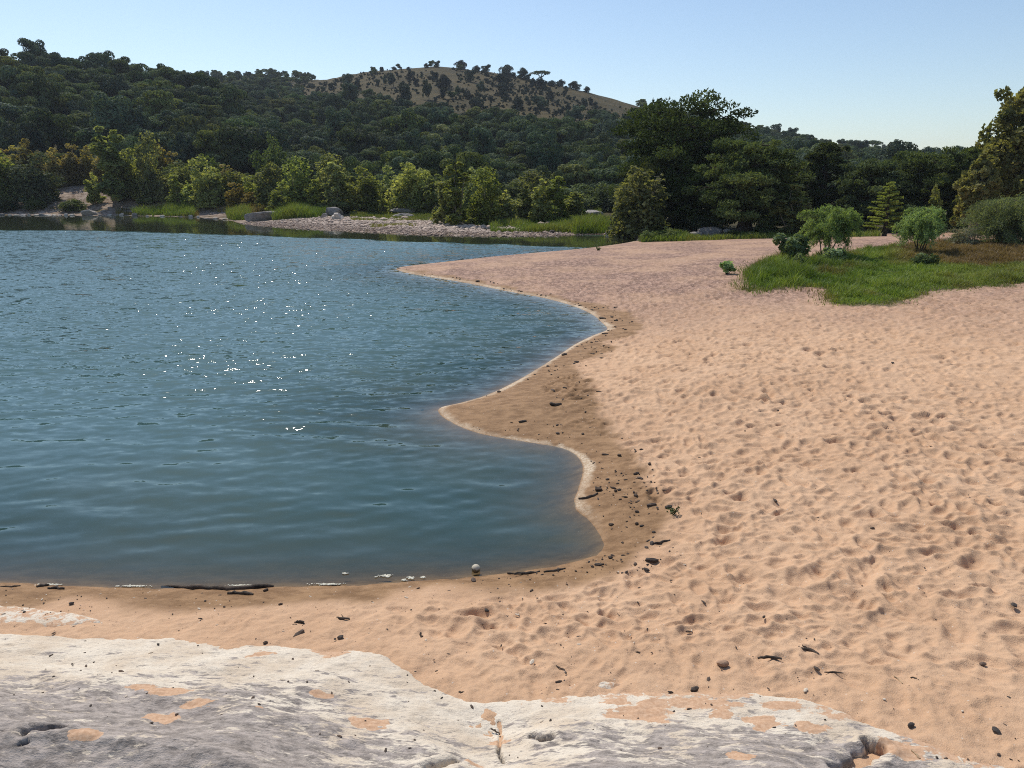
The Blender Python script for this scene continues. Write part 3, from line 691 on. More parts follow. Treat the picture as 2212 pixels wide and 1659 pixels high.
hb = [(680, 252, 38, 22, 'small bush on the summit skyline, first of three lone ones'), (752, 252, 46, 36, 'round bush on the summit skyline, middle of three lone ones'), (900, 258, 78, 48, 'wide dark bush on the summit skyline, largest of three lone ones'),
      (1000, 272, 50, 28, 'low ragged bush on the skyline just past the summit'), (1065, 303, 72, 62, 'upright juniper on the skyline right of the summit'), (1200, 298, 104, 58, 'broad leafy tree starting the skyline tree row'), (1290, 312, 88, 52, 'rounded tree in the middle of the skyline tree row'),
      (1535, 372, 56, 38, 'small bush beside the umbrella oak on the skyline'), (1625, 402, 92, 58, 'broad bush on the falling skyline below the umbrella oak'), (1700, 413, 56, 34, 'low bush lowest on the bald skyline'),
      (165, 378, 48, 52, None), (245, 408, 62, 54, None), (65, 394, 28, 26, None), (100, 377, 26, 22, None), (405, 373, 30, 52, None), (368, 380, 38, 38, None), (470, 388, 72, 78, None), (570, 338, 56, 42, None), (610, 378, 52, 48, None),
      (645, 332, 24, 28, None), (725, 338, 58, 48, None), (695, 468, 68, 112, None), (790, 393, 104, 74, None), (530, 488, 122, 112, None), (870, 438, 48, 54, None), (930, 450, 42, 38, None), (965, 353, 84, 68, None),
      (1015, 433, 62, 72, None), (900, 352, 18, 26, None), (780, 458, 64, 60, None), (995, 518, 92, 60, None), (1170, 352, 64, 64, None), (1170, 413, 112, 92, None), (1155, 443, 84, 74, None), (1255, 523, 92, 64, None), (1325, 483, 34, 38, None),
      (1350, 388, 54, 48, None), (1405, 393, 84, 58, None), (1465, 463, 64, 48, None), (1520, 498, 34, 30, None), (1590, 553, 44, 58, None), (1420, 533, 64, 74, None), (1680, 518, 64, 54, None), (1730, 503, 44, 44, None), (1110, 350, 26, 24, None), (330, 318, 26, 22, None), (1330, 340, 40, 34, None),
      (470, 330, 20, 14, None), (240, 350, 16, 14, None), (620, 430, 20, 16, None), (850, 480, 22, 20, None), (1090, 470, 26, 22, None), (1270, 420, 24, 20, None), (1560, 430, 24, 20, None), (1620, 470, 28, 24, None), (1760, 540, 36, 34, None), (1800, 575, 40, 36, None)]
UPX, UPY = [], []
for i, (rx, ry, w, h, lab) in enumerate(hb):
    px, py = 691.2 + .33854 * rx, 57.6 + .33854 * ry
    sky_ = lab is not None
    if sky_:
        dx, dy, dz = ray(px, py); Y = float(np.interp(dx / dy, H2[0], H2[2])) - 4; x = Y * dx / dy; z = gz(x, Y)
        h_m = (CAMZ + Y * ray(px, py - .33854 * h)[2] / ray(px, py - .33854 * h)[1]) - z
    else:
        x, Y, z = hit(px, py, 180, 395); h_m = .33854 * h * Y / (F * cp) * 1.02
    wm_ = .33854 * w * Y / (F * 1.06)
    k = 2 if h > w * 1.05 else (1 if w > h * 1.3 else 0)
    me = JUN[k]; bw, bh = ((4.4, 3.8), (5.2, 3.2), (3.6, 5.0))[k]
    o = link('juniper_bush', me, None, (x, Y, z - 0.15), rng.uniform(0, 6.28), (wm_ / bw * 1.05, wm_ / bw * 1.05, max(h_m, 0.8) / bh * 1.1))
    if lab is None:
        sz = 'tiny dark' if w < 32 else ('small dark' if w < 60 else 'large dark')
        col_ = 'on the western shoulder of' if px < 860 else ('under the summit of' if px < 1040 else ('under the skyline tree row of' if px < 1200 else 'low on the far shoulder of'))
        lv = 'high' if ry < 400 else 'low down'
        shp = 'upright' if k == 2 else ('spreading' if k == 1 else 'round')
        lab = f'{sz} {shp} juniper {lv} {col_} the bald grassy hill'; grp = lab.replace('juniper', 'junipers', 1)
    else: grp = 'bushes on the bald hill skyline'
    tag(o, lab, 'bush', grp)
nS = 3600; Ys = rng.uniform(215, 385, nS); as_ = rng.uniform(-.32, .24, nS); Xs = as_ * Ys; Zs = ground(Xs, Ys); qa, qb = proj(Xs, Ys, Zs)
k = (bald_mask(qa, qb) > .5) & (Ys < np.interp(as_, H2[0], H2[2]) + 2) & (fbm(Xs * .03, Ys * .03, 3, 44) + rng.random(nS) * .5 > .12)
Xs, Ys, Zs = Xs[k], Ys[k], Zs[k]; nS = len(Xs); print('scrub', nS)
sm = bpy.data.meshes.new('scrub'); sm.vertices.add(nS); sm.vertices.foreach_set('co', np.stack([Xs, Ys, Zs - .05], 1).astype(np.float32).ravel())
for k_, v_ in (('sc', rng.lognormal(-1.62, .5, nS)), ('rz', rng.uniform(0, 6.28, nS)), ('kd', rng.integers(0, 2, nS).astype(float))):
    sm.attributes.new(k_, 'FLOAT', 'POINT').data.foreach_set('value', v_.astype(np.float32))
scrub = link('scrub', sm); scrub['kind'] = 'stuff'
SCP = [next(o for o in COL.objects if o.data == me) for me in JUN[:2]]
scatter(scrub, SCP)
px, py = 691.2 + .33854 * 1410, 57.6 + .33854 * 350
dx, dy, dz = ray(px, py); Y = 366; x = Y * dx / dy; z = gz(x, Y)
tag(link('umbrella_oak', UMB, None, (x, Y, z - .2), 0.4, (1.2, 1.2, 0.95)), 'umbrella-shaped oak with open branches on the skyline of the bald hill', 'tree')
dx, dy, dz = ray(1885, 322); Y = 322; x = Y * dx / dy
tag(link('umbrella_oak', UMB, None, (x, Y, gz(x, Y)), 2.0, (1.0, 1.0, 1.15)), 'flat-topped dark oak poking above the far wooded skyline', 'tree')

# ------------------------------------------------------------------ saplings on the far bank
def sapling(seed, w, h, nleaf, lf, mat, stems=4, low=0.06):
    r = np.random.default_rng(seed); lobes = []; tr = []
    for i in range(stems):
        a = r.uniform(0, 6.28); lean = (0.0 if i == 0 else r.uniform(0.3, 0.95)) * w * 0.36
        top = h * (1.0 if i == 0 else r.uniform(0.55, 0.9)); tip = np.array([lean * math.cos(a), lean * math.sin(a), top])
        tr.append(limb((0.1 * math.cos(a), 0.1 * math.sin(a), -0.3), tip * [1, 1, 0.93], 0.07 * h / 6, 0.012, r, 0.05, 6))
        for q in np.linspace(low + 0.05, 0.97, 9):
            c = tip * q; sp_ = w * (0.27 - 0.18 * q ** 1.5) * r.uniform(0.4, 1.35)
            for m_ in range(2):
                b = r.uniform(0, 6.28); cc = c + [sp_ * math.cos(b), sp_ * math.sin(b), r.normal(0, h * 0.035)]
                rr = w * 0.098 * r.lognormal(0, 0.42) * (1.1 - 0.35 * q); lobes.append((*cc, rr, rr, rr * 1.05))
                if m_ == 0: tr.append(limb(c, cc, 0.025 * h / 6, 0.008, r, n=3, sides=4))
    P, d, k = lobe_points(lobes, nleaf, r, 0.35, 0.25); P[:, 2] = np.maximum(P[:, 2], 0.05)
    V1, F1 = leaves(P, d + [0, 0, 0.4], lf, r, 0.85, 0.9)
    return join(tr), (V1, F1, tint_of(P, r, k))
def make_tree(name, parts, bark, mat, label, cat, loc, rz=0, s=1, group=None, crown='crown', trunk='trunk'):
    root = empty(name, loc, label, cat, group, rz, s)
    (V0, F0), (V1, F1, ti) = parts
    link(trunk, mesh(name + '_' + trunk, V0, F0, [bark], True), root)
    link(crown, mesh(name + '_' + crown, V1, F1, [mat], False, attrs={'tint': ('FACE', ti)}), root)
    return root
SAPP = {}
def sap_proto(key):
    if key not in SAPP:
        kind_, seed = key
        if kind_ == 'tall': SAPP[key] = (sapling(300 + seed, 3.8, 9.0, 3300, 0.36, M_SYC, 3), 3.8, 9.0, M_SYC)
        elif kind_ == 'wide': SAPP[key] = (sapling(330 + seed, 6.0, 7.0, 3900, 0.36, M_SYC, 6), 6.0, 7.0, M_SYC)
        elif kind_ == 'small': SAPP[key] = (sapling(360 + seed, 2.8, 4.6, 1500, 0.33, M_SYC, 4), 2.8, 4.6, M_SYC)
        elif kind_ == 'yellow': SAPP[key] = (sapling(390 + seed, 3.0, 4.0, 2400, 0.26, M_YEL, 5), 3.0, 4.0, M_YEL)
        elif kind_ == 'shrub': SAPP[key] = (sapling(420 + seed, 4.0, 3.4, 3400, 0.24, M_GREEN, 7, 0.02), 4.0, 3.4, M_GREEN)
        elif kind_ == 'dark': SAPP[key] = (sapling(450 + seed, 4.6, 4.8, 5200, 0.26, M_OAK, 7, 0.02), 4.6, 4.8, M_OAK)
    return SAPP[key]
SAPR = {}
def put_sapling(kind_, seed, px, base, top, w, label, Y=None, cat='tree', group=None, name='sycamore_sapling'):
    """base/top/width in photo pixels; the base is found on the terrain"""
    if Y is None: x, Y, z = hit(px, base, 40, 140)
    else: dx, dy, _ = ray(px, base); x = Y * dx / dy; z = gz(x, Y)
    dx, dy, dz = ray(px, top); ht = CAMZ + Y * dz / dy - z
    wm_ = w * (Y * cp - (z + ht / 2 - CAMZ) * sp) / F
    pr, bw, bh, mat = sap_proto((kind_, seed))
    s = (wm_ / bw * 1.15, wm_ / bw * 1.15, ht / bh * 1.04); rz = rng.uniform(0, 6.28)
    key = (kind_, seed, name)
    if key not in SAPR:
        SAPR[key] = make_tree(name, pr, M_BARKP if kind_ != 'dark' else M_BARK, mat, label, cat, (x, Y, z), rz, s, group)
    else: copy_thing(SAPR[key], (x, Y, z), rz, s, label, group)
GS = 'sycamore saplings along the far bank'
for a in [('tall', 0, 252, 437, 281, 104, 'tallest leafy sapling on the far bank, beside the gravel ramp'), ('wide', 1, 335, 437, 305, 66, 'bushy sapling standing just right of the tallest bank sapling'),
          ('tall', 2, 322, 440, 352, 60, 'slim sapling in front of the tallest bank sapling'), ('small', 0, 205, 440, 378, 30, 'thin yellowing sapling on the bare rocky slope'),
          ('small', 1, 383, 447, 382, 52, 'short sapling over the green shore grass'), ('wide', 0, 440, 447, 348, 88, 'broad bright green sapling over the end of the green shore grass'),
          ('small', 2, 412, 449, 395, 44, 'low sapling tucked under the broad bright green one'), ('small', 3, 470, 447, 372, 56, 'leafy sapling between the broad one and the yellow shrubs'),
          ('wide', 2, 590, 452, 355, 80, 'full sapling directly behind the big grey shore boulder'), ('tall', 1, 648, 450, 368, 58, 'narrow sapling right of the big grey shore boulder'),
          ('wide', 1, 712, 452, 346, 92, 'tall broad sapling above the stacked dark rocks'), ('small', 1, 684, 456, 392, 46, 'short sapling left of the stacked dark rocks'),
          ('tall', 2, 762, 455, 384, 56, 'yellow-green sapling between the stacked rocks and the dark wedge rock'), ('wide', 0, 848, 457, 366, 84, 'wide sapling behind the dark wedge rock'),
          ('wide', 2, 910, 459, 370, 78, 'wide sapling behind the two flat rock slabs'), ('small', 0, 800, 459, 402, 50, 'low sapling left of the dark wedge rock'),
          ('tall', 0, 985, 487, 356, 84, 'tall multi-stemmed sapling at the back edge of the cobble bar'), ('wide', 1, 1045, 484, 376, 88, 'dense sapling right of the tall one on the cobble bar'),
          ('small', 2, 1092, 482, 414, 62, 'low rounded sapling behind the middle of the cobble bar'), ('tall', 1, 1128, 478, 388, 58, 'upright sapling behind the right half of the cobble bar'),
          ('small', 3, 1166, 478, 396, 56, 'leafy sapling between two upright ones behind the cobble bar'), ('tall', 2, 1207, 479, 386, 66, 'yellow-topped sapling furthest right behind the cobble bar'),
          ('small', 1, 955, 486, 398, 54, 'small pale sapling leaning over the left of the cobble bar grass')]:
    put_sapling(a[0], a[1], *a[2:6], a[6], group=GS)
for a in [('wide', 0, 292, 106, 330, 80, 'leafy sapling right behind the tallest one on the far bank'), ('small', 1, 360, 106, 388, 60, 'low sapling filling the gap right of the slim one'), ('wide', 2, 500, 101, 372, 80, 'yellow-green sapling behind the yellowing shrub'),
          ('wide', 1, 640, 90, 352, 90, 'leafy sapling filling the gap behind the shore boulder pair'), ('small', 0, 610, 84, 400, 60, 'low sapling at the right shoulder of the big boulder'), ('wide', 0, 790, 88, 368, 90, 'bushy sapling behind the dark wedge rock, second row'),
          ('wide', 3, 880, 88, 356, 96, 'rounded sapling in the second row behind the flat slabs'), ('tall', 0, 940, 84, 380, 66, 'upright sapling between the flat slabs and the cobble bar'), ('wide', 2, 1020, 80, 366, 96, 'dark leafy sapling in the second row behind the cobble bar'),
          ('wide', 1, 1150, 78, 380, 92, 'spreading sapling in the second row right of the cobble bar middle'), ('small', 2, 1240, 74, 410, 60, 'low sapling at the end of the cobble bar row'), ('wide', 0, 548, 98, 384, 76, 'pale sapling behind the low yellow shrub'),
          ('wide', 2, 410, 106, 362, 90, 'tangled sapling behind the broad bright green one'), ('small', 3, 985, 74, 430, 60, 'knee-high sapling on the grass at the cobble bar'), ('tall', 2, 720, 86, 356, 70, 'upright sapling behind the stacked dark rocks')]:
    put_sapling(a[0], a[1], a[2], 455, a[4], a[5], a[6], Y=a[3], group=GS)
put_sapling('wide', 3, 1372, 517, 366, 132, 'large bushy sapling at the water channel, left of the cypresses', Y=57.3, group=None)
put_sapling('tall', 3, 1345, 512, 398, 66, 'slender sapling at the left edge of the channel thicket', Y=58.5, group=None)
put_sapling('dark', 0, 84, 436, 342, 100, 'dark dense shrub alone on the bare rocky bank', cat='shrub', name='bank_shrub')
put_sapling('dark', 1, 118, 400, 345, 44, 'dark shrub touching the big lone bank shrub from behind', cat='shrub', name='bank_shrub')
put_sapling('wide', 0, 8, 436, 328, 100, 'loose green sapling at the extreme left end of the far bank', group=GS)
put_sapling('shrub', 0, 78, 452, 428, 46, 'bright green low shrub at the foot of the dark bank shrub', cat='shrub', name='bank_shrub')
put_sapling('shrub', 1, 8, 456, 424, 70, 'low olive shrub at the waterline, left of the bright green one', cat='shrub', name='bank_shrub')
put_sapling('shrub', 2, 160, 455, 432, 60, 'low olive shrub above the white shore rock', cat='shrub', name='bank_shrub')
put_sapling('shrub', 0, 592, 405, 305, 76, 'rounded light green tree behind the big boulder saplings', Y=110, name='light_green_tree')
put_sapling('yellow', 0, 512, 449, 396, 62, 'yellowing shrub beside the grey bank boulder', cat='shrub', name='yellow_shrub')
put_sapling('yellow', 1, 545, 452, 418, 58, 'low yellow shrub behind the big grey shore boulder', cat='shrub', name='yellow_shrub')
put_sapling('yellow', 0, 490, 402, 356, 48, 'orange-brown shrub above the grey bank boulder', cat='shrub', name='yellow_shrub')
GY = 'yellow shrubs on the grassy slope at the left'
for i, (px, b, t, w) in enumerate([(40, 352, 318, 80), (62, 350, 308, 60), (10, 350, 322, 60), (118, 352, 326, 60), (160, 352, 314, 66), (188, 350, 322, 60), (225, 352, 322, 60), (345, 372, 318, 60), (375, 375, 330, 56)]):
    put_sapling('yellow', i % 2, px, b, t, w, ['golden shrub cluster at the left end of the grassy slope', 'tallest golden shrub on the grassy slope', 'faded golden shrub at the slope\'s left edge', 'short golden shrub above the dark bank shrub', 'peaked golden shrub above the lone rock pair', 'golden shrub between the rock pair and tallest sapling', 'golden shrub half hidden by the tallest sapling', 'rusty shrub behind the broad saplings', 'rusty shrub behind the bright green sapling'][i], Y=112 + i % 3, cat='shrub', group=GY, name='yellow_shrub')
GU = 'green shrubs behind the bank saplings'
und = [(300, 112, 345, 395, 90), (390, 110, 352, 400, 90), (455, 111, 340, 400, 70), (540, 109, 378, 410, 70), (640, 108, 372, 410, 90), (740, 106, 378, 415, 100), (812, 104, 386, 420, 80), (880, 103, 384, 420, 90), (960, 101, 388, 425, 90),
       (1040, 99, 392, 425, 100), (1120, 98, 392, 425, 90), (1185, 97, 396, 430, 90), (1245, 95, 402, 440, 90), (1300, 93, 398, 440, 90), (1262, 84, 420, 455, 80), (1330, 84, 405, 455, 90), (520, 104, 405, 440, 60), (690, 100, 405, 440, 70), (1005, 92, 415, 450, 80), (1150, 90, 415, 450, 80), (1400, 80, 398, 450, 90)]
for i, (px, Y, t, b, w) in enumerate(und):
    lm = 'the tallest sapling' if px < 420 else ('the yellow shrubs' if px < 600 else ('the big shore boulder' if px < 780 else ('the flat rock slabs' if px < 980 else ('the cobble bar saplings' if px < 1230 else 'the channel thicket'))))
    put_sapling('shrub' if i % 3 else 'dark', i % 3 if i % 3 else i % 2, px, b, t, w, f'{"dark" if i % 3 == 0 else "mid green"} bushy shrub in the thicket far behind {lm}', Y=Y, cat='shrub', group=GU, name='thicket_shrub')

# ------------------------------------------------------------------ bald cypresses and the right-hand trees
def cypress(seed, w, h, nleaf, umbrella=False, low=0.10, lf=0.34, dense=1.0, trunk_r=0.5):
    r = np.random.default_rng(seed); tr = []; lobes = []
    lean = r.normal(0, 0.02, 2) * h
    zs = [-0.4, 0.3, 1.2, 0.2 * h, 0.45 * h, 0.7 * h, 0.92 * h]; rad = [trunk_r * 2.0, trunk_r * 1.5, trunk_r, trunk_r * .8, trunk_r * .55, trunk_r * .32, trunk_r * .1]
    tr.append(tube([(lean[0] * z / h, lean[1] * z / h, z) for z in zs], rad, 9))
    nb = int(30 * dense)
    for i in range(nb):
        q = low + (0.97 - low) * (i + r.random()) / nb
        if umbrella: rw = w * 0.5 * (0.62 + 0.38 * math.sin(math.pi * min(1, q * 0.62 + 0.12))) if q < 0.80 else w * 0.5 * math.sqrt(max(0.04, 1 - ((q - 0.74) / 0.27) ** 2))
        else: rw = w * 0.5 * (0.75 + 0.25 * math.sin(3.0 * q)) * math.sqrt(max(0.03, 1 - max(0, (q - 0.35) / 0.66) ** 2.2))
        a = i * 2.4 + r.normal(0, 0.3); L = rw * r.uniform(0.72, 1.06); z0 = q * h * 0.88
        tip = np.array([L * math.cos(a), L * math.sin(a), z0 + h * r.uniform(0.02, 0.11)]); b0 = np.array([0, 0, z0])
        tr.append(limb(b0, tip, trunk_r * 0.34 * (1.1 - q), 0.02, r, 0.10, 6, 0.12))
        for m_ in range(6):
            f = r.uniform(0.32, 1.03); c = b0 + (tip - b0) * f + r.normal(size=3) * [0.09 * w, 0.09 * w, 0.02 * h]
            rr = w * r.uniform(0.06, 0.115); lobes.append((*c, rr, rr, rr * 0.42))
            if m_ < 2: tr.append(limb(b0 + (tip - b0) * f * 0.8, c, 0.05, 0.015, r, n=3, sides=4))
    P, d, k = lobe_points(lobes, nleaf, r, 0.2, 0.1); P[:, 2] -= 0.10 * r.random(nleaf) ** 2 * 2
    V1, F1 = leaves(P, d * [0.5, 0.5, 1], lf, r, 0.42, 0.8, 0.3)
    return join(tr), (V1, F1, tint_of(P, r, k, 0.5))
def at(px, Y, base_z=None):
    dx, dy, _ = ray(px, 500); x = px_x(px, Y); return x, Y, gz(x, Y) if base_z is None else base_z
def px_x(px, Y): return (px - CX) / F * (Y * cp + 3.6 * sp)
def height_to(px, py, Y, z): 
    _, dy, dz = ray(px, py); return CAMZ + Y * dz / dy - z
def put_cyp(seed, px, top, w, Y, n, label, umb=False, low=0.1, lf=0.34, mat=None, dense=1.0, tr=0.5, name='cypress_tree'):
    x = px_x(px, Y); z = gz(x, Y); h = height_to(px, top, Y, z); wm_ = w * (Y * cp) / F * 0.98
    return make_tree(name, cypress(seed, wm_, h, n, umb, low, lf, dense, tr), M_BARK, mat or M_CYP, label, 'tree', (x, Y, z))
put_cyp(501, 1462, 203, 292, 66, 30000, 'giant umbrella-topped cypress with open spreading crown, tallest tree on the bank', True, 0.14, 0.34, dense=1.6, tr=0.62)
put_cyp(507, 1418, 330, 150, 63, 9000, 'dark leafy lower tree under the left limbs of the umbrella-topped cypress', False, 0.04, 0.32, dense=0.8, tr=0.2)
put_cyp(508, 1500, 345, 170, 62, 12000, 'dark full cypress in front of the umbrella-topped one', False, 0.05, 0.32, dense=0.9, tr=0.25)
put_cyp(502, 1608, 288, 232, 57.5, 26000, 'broad dark cypress with thick buttressed trunk at the sand crest', False, 0.12, 0.30, dense=1.3, tr=0.42)
put_cyp(503, 1768, 290, 118, 66, 14000, 'narrow dark cypress between the buttressed one and the wide grove', False, 0.05, 0.34, dense=1.0)
put_cyp(504, 1868, 330, 170, 62, 16000, 'wide cypress directly behind the young conical cypress', False, 0.06, 0.32, dense=1.1)
put_cyp(505, 1990, 312, 190, 64, 20000, 'wide flat-topped cypress left of the tall sycamore', True, 0.06, 0.32, dense=1.2)
put_cyp(506, 2085, 300, 130, 68, 12000, 'feathery-topped cypress rising beside the tall sycamore', False, 0.05, 0.34, dense=1.0)
put_cyp(509, 1690, 330, 110, 70, 9000, 'shaded cypress behind the gap right of the buttressed trunk', False, 0.05, 0.34, dense=0.9)
put_cyp(510, 2240, 300, 200, 66, 14000, 'cypress behind the tall sycamore at the frame edge', False, 0.05, 0.34, dense=1.0)
def conical(seed, w, h, nleaf):
    r = np.random.default_rng(seed); tr = [tube([(0, 0, -.3), (0, 0, .2), (0.03, 0, h * .4), (0, 0.02, h * .97)], [0.24, 0.17, 0.10, 0.015], 8)]; lobes = []
    for i in range(40):
        q = 0.14 + 0.84 * (i / 40); L = w * 0.5 * (1 - q) ** 0.72 * 1.15 * r.uniform(0.75, 1.1); a = i * 2.4; z0 = q * h
        tip = np.array([L * math.cos(a), L * math.sin(a), z0 + 0.10 * L]); tr.append(limb((0, 0, z0), tip, 0.035, 0.008, r, .04, 4))
        for f in np.linspace(0.3, 1.0, 5):
            c = np.array([0, 0, z0]) * (1 - f) + tip * f; rr = 0.10 + 0.16 * L * 0.35; lobes.append((*c, rr * 1.2, rr * 1.2, 0.07))
    P, d, k = lobe_points(lobes, nleaf, r, 0.1); V1, F1 = leaves(P, d * [.3, .3, 1], 0.17, r, 0.4, 1.2)
    return join(tr), (V1, F1, tint_of(P, r, k, 1.5))
x = px_x(1910, 54); z = gz(x, 54); h = height_to(1910, 390, 54, z)
make_tree('young_cypress', conical(531, 100 * 54 * cp / F, h, 7000), M_BARK, M_CYPL, 'young conical cypress with tiered feathery branches and reddish trunk', 'tree', (x, 54, z))
def sycamore(seed, w, h, nleaf):
    r = np.random.default_rng(seed); tr = [tube([(0, 0, -.3), (0, 0, h * .2), (0.2, 0, h * .5), (0.1, 0.1, h * .93)], [.36, .3, .2, .04], 8)]; lobes = []
    for i in range(34):
        q = 0.16 + 0.82 * (i + r.random()) / 34; rw = w * 0.5 * (1 - max(0, (q - .45) / .6) ** 2) * r.uniform(.45, 1.0); a = i * 2.4
        c = np.array([rw * math.cos(a), rw * math.sin(a), q * h]); tr.append(limb((0.1, 0, q * h * .8), c, .09 * (1.1 - q), .02, r, n=4)); rr = w * r.uniform(.10, .16); lobes.append((*c, rr, rr, rr * 1.05))
        for m_ in range(2):
            cc = c + r.normal(size=3) * w * .10; lobes.append((*cc, rr * .6, rr * .6, rr * .6))
    P, d, k = lobe_points(lobes, nleaf, r, 0.35, .1); V1, F1 = leaves(P, d, 0.30, r, .85, .4)
    return join(tr), (V1, F1, tint_of(P, r, k, 0.8))
M_SYCD = leaf_mat('autumn_sycamore_leaves', (0.080, 0.100, 0.030), (0.30, 0.285, 0.10), 0.45)
x = px_x(2185, 56); z = gz(x, 56); h = height_to(2185, 192, 56, z)
make_tree('sycamore_tree', sycamore(541, 200 * 56 * cp / F, h, 15000), M_BARKP, M_SYCD, 'tall sycamore with big yellowing leaves towering above the willows', 'tree', (x, 56, z))
x = px_x(2100, 54); z = gz(x, 54); h = height_to(2100, 345, 54, z)
make_tree('sycamore_tree', sycamore(542, 82 * 54 * cp / F, h, 5000), M_BARKP, M_SYCD, 'shorter golden sycamore at the foot of the tall one', 'tree', (x, 54, z))
put_sapling('small', 0, 2004, 520, 408, 44, 'slim yellow-tipped sapling rising behind the middle willow', Y=50, name='sycamore_sapling')
put_sapling('tall', 3, 1700, 514, 408, 84, 'yellow-green sapling behind the left willow, right of the buttressed trunk', Y=55)
put_sapling('small', 2, 1740, 515, 440, 52, 'low yellow-green sapling nestled behind the left willow', Y=54)
put_sapling('shrub', 1, 1655, 514, 470, 60, 'leafy low shrub right of the buttressed cypress trunk', Y=56, cat='shrub', name='bank_shrub')
put_sapling('shrub', 0, 1440, 516, 494, 56, 'bright green weedy shrub on the crest below the umbrella-topped cypress', Y=53, cat='shrub', name='bank_shrub')
put_sapling('shrub', 2, 1395, 519, 500, 36, 'low green weeds where the sand meets the channel thicket', Y=52.5, cat='shrub', name='bank_shrub')
put_sapling('dark', 0, 1530, 514, 470, 80, 'dark undergrowth shrub left of the buttressed trunk', Y=59, cat='shrub', name='bank_shrub')
put_sapling('dark', 1, 1820, 514, 450, 90, 'dark undergrowth shrub left of the young conical cypress', Y=58, cat='shrub', name='bank_shrub')
put_sapling('dark', 0, 1965, 520, 450, 80, 'dark undergrowth shrub right of the young conical cypress', Y=58, cat='shrub', name='bank_shrub')
put_sapling('dark', 1, 2080, 525, 455, 90, 'dark undergrowth shrub behind the pale tufted grass', Y=58, cat='shrub', name='bank_shrub')
put_sapling('shrub', 2, 1580, 513, 498, 40, 'thin green weeds on the crest at the buttressed trunk foot', Y=54, cat='shrub', name='bank_shrub')

# willows in the grass patch: thin stems, drooping fine leaves
def willow(seed, w, h, nleaf, bare=0.28):
    r = np.random.default_rng(seed); tr = []; P = []; D = []
    for i in range(7):
        a = i * 2.4; q = w * 0.30 * r.uniform(.3, 1); top = np.array([q * math.cos(a), q * math.sin(a), h * r.uniform(.72, .96)])
        p0 = np.array([.08 * math.cos(a), .08 * math.sin(a), -.15]); tr.append(limb(p0, top, .045 * h / 3, .01, r, .05, 6))
        for m_ in range(15):
            f = r.uniform(bare + .1, 1.0); b = p0 + (top - p0) * f; ang = r.uniform(0, 6.28); L = w * r.uniform(.12, .46)
            e = b + [L * math.cos(ang), L * math.sin(ang), h * r.uniform(.0, .16)]; 
            rr_ = math.hypot(e[0], e[1]); lim = w * .5
            if rr_ > lim: e[:2] *= lim / rr_
            mid = (b + e) / 2 + [0, 0, .12 * h]; end = e - [0, 0, h * r.uniform(.08, .22)]
            tt = np.linspace(0, 1, 6)[:, None]; cur = (1 - tt) ** 2 * b + 2 * tt * (1 - tt) * (mid + [0, 0, .06 * h]) + tt ** 2 * end
            tr.append(tube(cur, np.linspace(.012, .004, 6), 4))
            n = nleaf // 105; ti = r.random(n) ** .7; ti_ = ti[:, None]
            P.append((1 - ti_) ** 2 * b + 2 * ti_ * (1 - ti_) * (mid + [0, 0, .06 * h]) + ti_ ** 2 * end + r.normal(0, .05 * w / 2.4, (n, 3)))
    P = np.concatenate(P); P[:, 2] = np.maximum(P[:, 2], h * .1); V1, F1 = leaves(P, np.zeros_like(P), 0.15, r, .22, .0, 0.9)
    return join(tr), (V1, F1, tint_of(P, r, None, 1.5))
def put_low(builder, px, base, top, w, label, cat, name, bark, mat, hint=0.55, **kw):
    x, Y, z = hit(px, base, 10, 56); h = height_to(px, top, Y, z); wm_ = w * (Y * cp + 3 * sp) / F
    make_tree(name, builder(wm_, h), bark, mat, label, cat, (x, Y, z), **kw); return x, Y, z
put_low(lambda w, h: willow(601, w * 1.02, h * 1.02, 15000), 1786, 556, 444, 132, 'feathery willow shrub with thin bare stems rising from the grass, left of three', 'shrub', 'willow_shrub', M_BARKP, M_WIL)
put_low(lambda w, h: willow(602, w * 1.02, h * 1.02, 12000, .32), 1985, 548, 452, 116, 'rounded willow shrub on a short forked trunk, middle of three', 'shrub', 'willow_shrub', M_BARK, M_WIL)
put_low(lambda w, h: willow(603, w * 1.02, h * 1.02, 26000, .05), 2165, 530, 430, 190, 'widest willow shrub spreading to the ground under the tall sycamore', 'shrub', 'willow_shrub', M_BARKP, M_WIL)
put_low(lambda w, h: willow(604, w * 1.0, h * 1.02, 3000, .05), 1722, 588, 548, 30, 'thin feathery weed standing in the grass below the broad-leaved bush', 'plant', 'tall_weed', M_BARKP, M_WIL)
def broad(seed, w, h, n, lf=0.17):
    r = np.random.default_rng(seed); lobes = [(0, 0, h * .55, w * .34, w * .34, h * .36)]
    for i in range(14):
        a = i * 2.4; q = w * .34 * r.uniform(.4, 1.15); rr = w * r.uniform(.08, .17); lobes.append((q * math.cos(a), q * math.sin(a), h * r.uniform(.25, .86), rr, rr, rr))
    P, d, k = lobe_points(lobes, n, r, .6, .2); V1, F1 = leaves(P, d * .4 + [0, 0, .6], lf, r, .95, 1.4)
    tr = [limb((0, 0, -.1), np.array(l[:3]) * .9, .025, .008, r, n=4) for l in lobes]
    return join(tr), (V1, F1, tint_of(P, r, k, 2.0))
put_low(lambda w, h: broad(611, w, h * 1.05, 1500), 1710, 563, 511, 80, 'dense round bush of broad pale-topped leaves beside the left willow', 'bush', 'broad_leaf_bush', M_BARK, M_BROAD)
put_low(lambda w, h: broad(612, w, h * 1.05, 260, .17), 1570, 592, 562, 32, 'small broad-leaved plant alone on the sand off the grass tip', 'plant', 'broad_leaf_bush', M_BARK, M_BROAD)
put_low(lambda w, h: broad(613, w, h * 1.05, 800, .15), 1797, 566, 539, 56, 'low broad-leaved bush at the foot of the left willow', 'bush', 'broad_leaf_bush', M_BARK, M_BROAD)
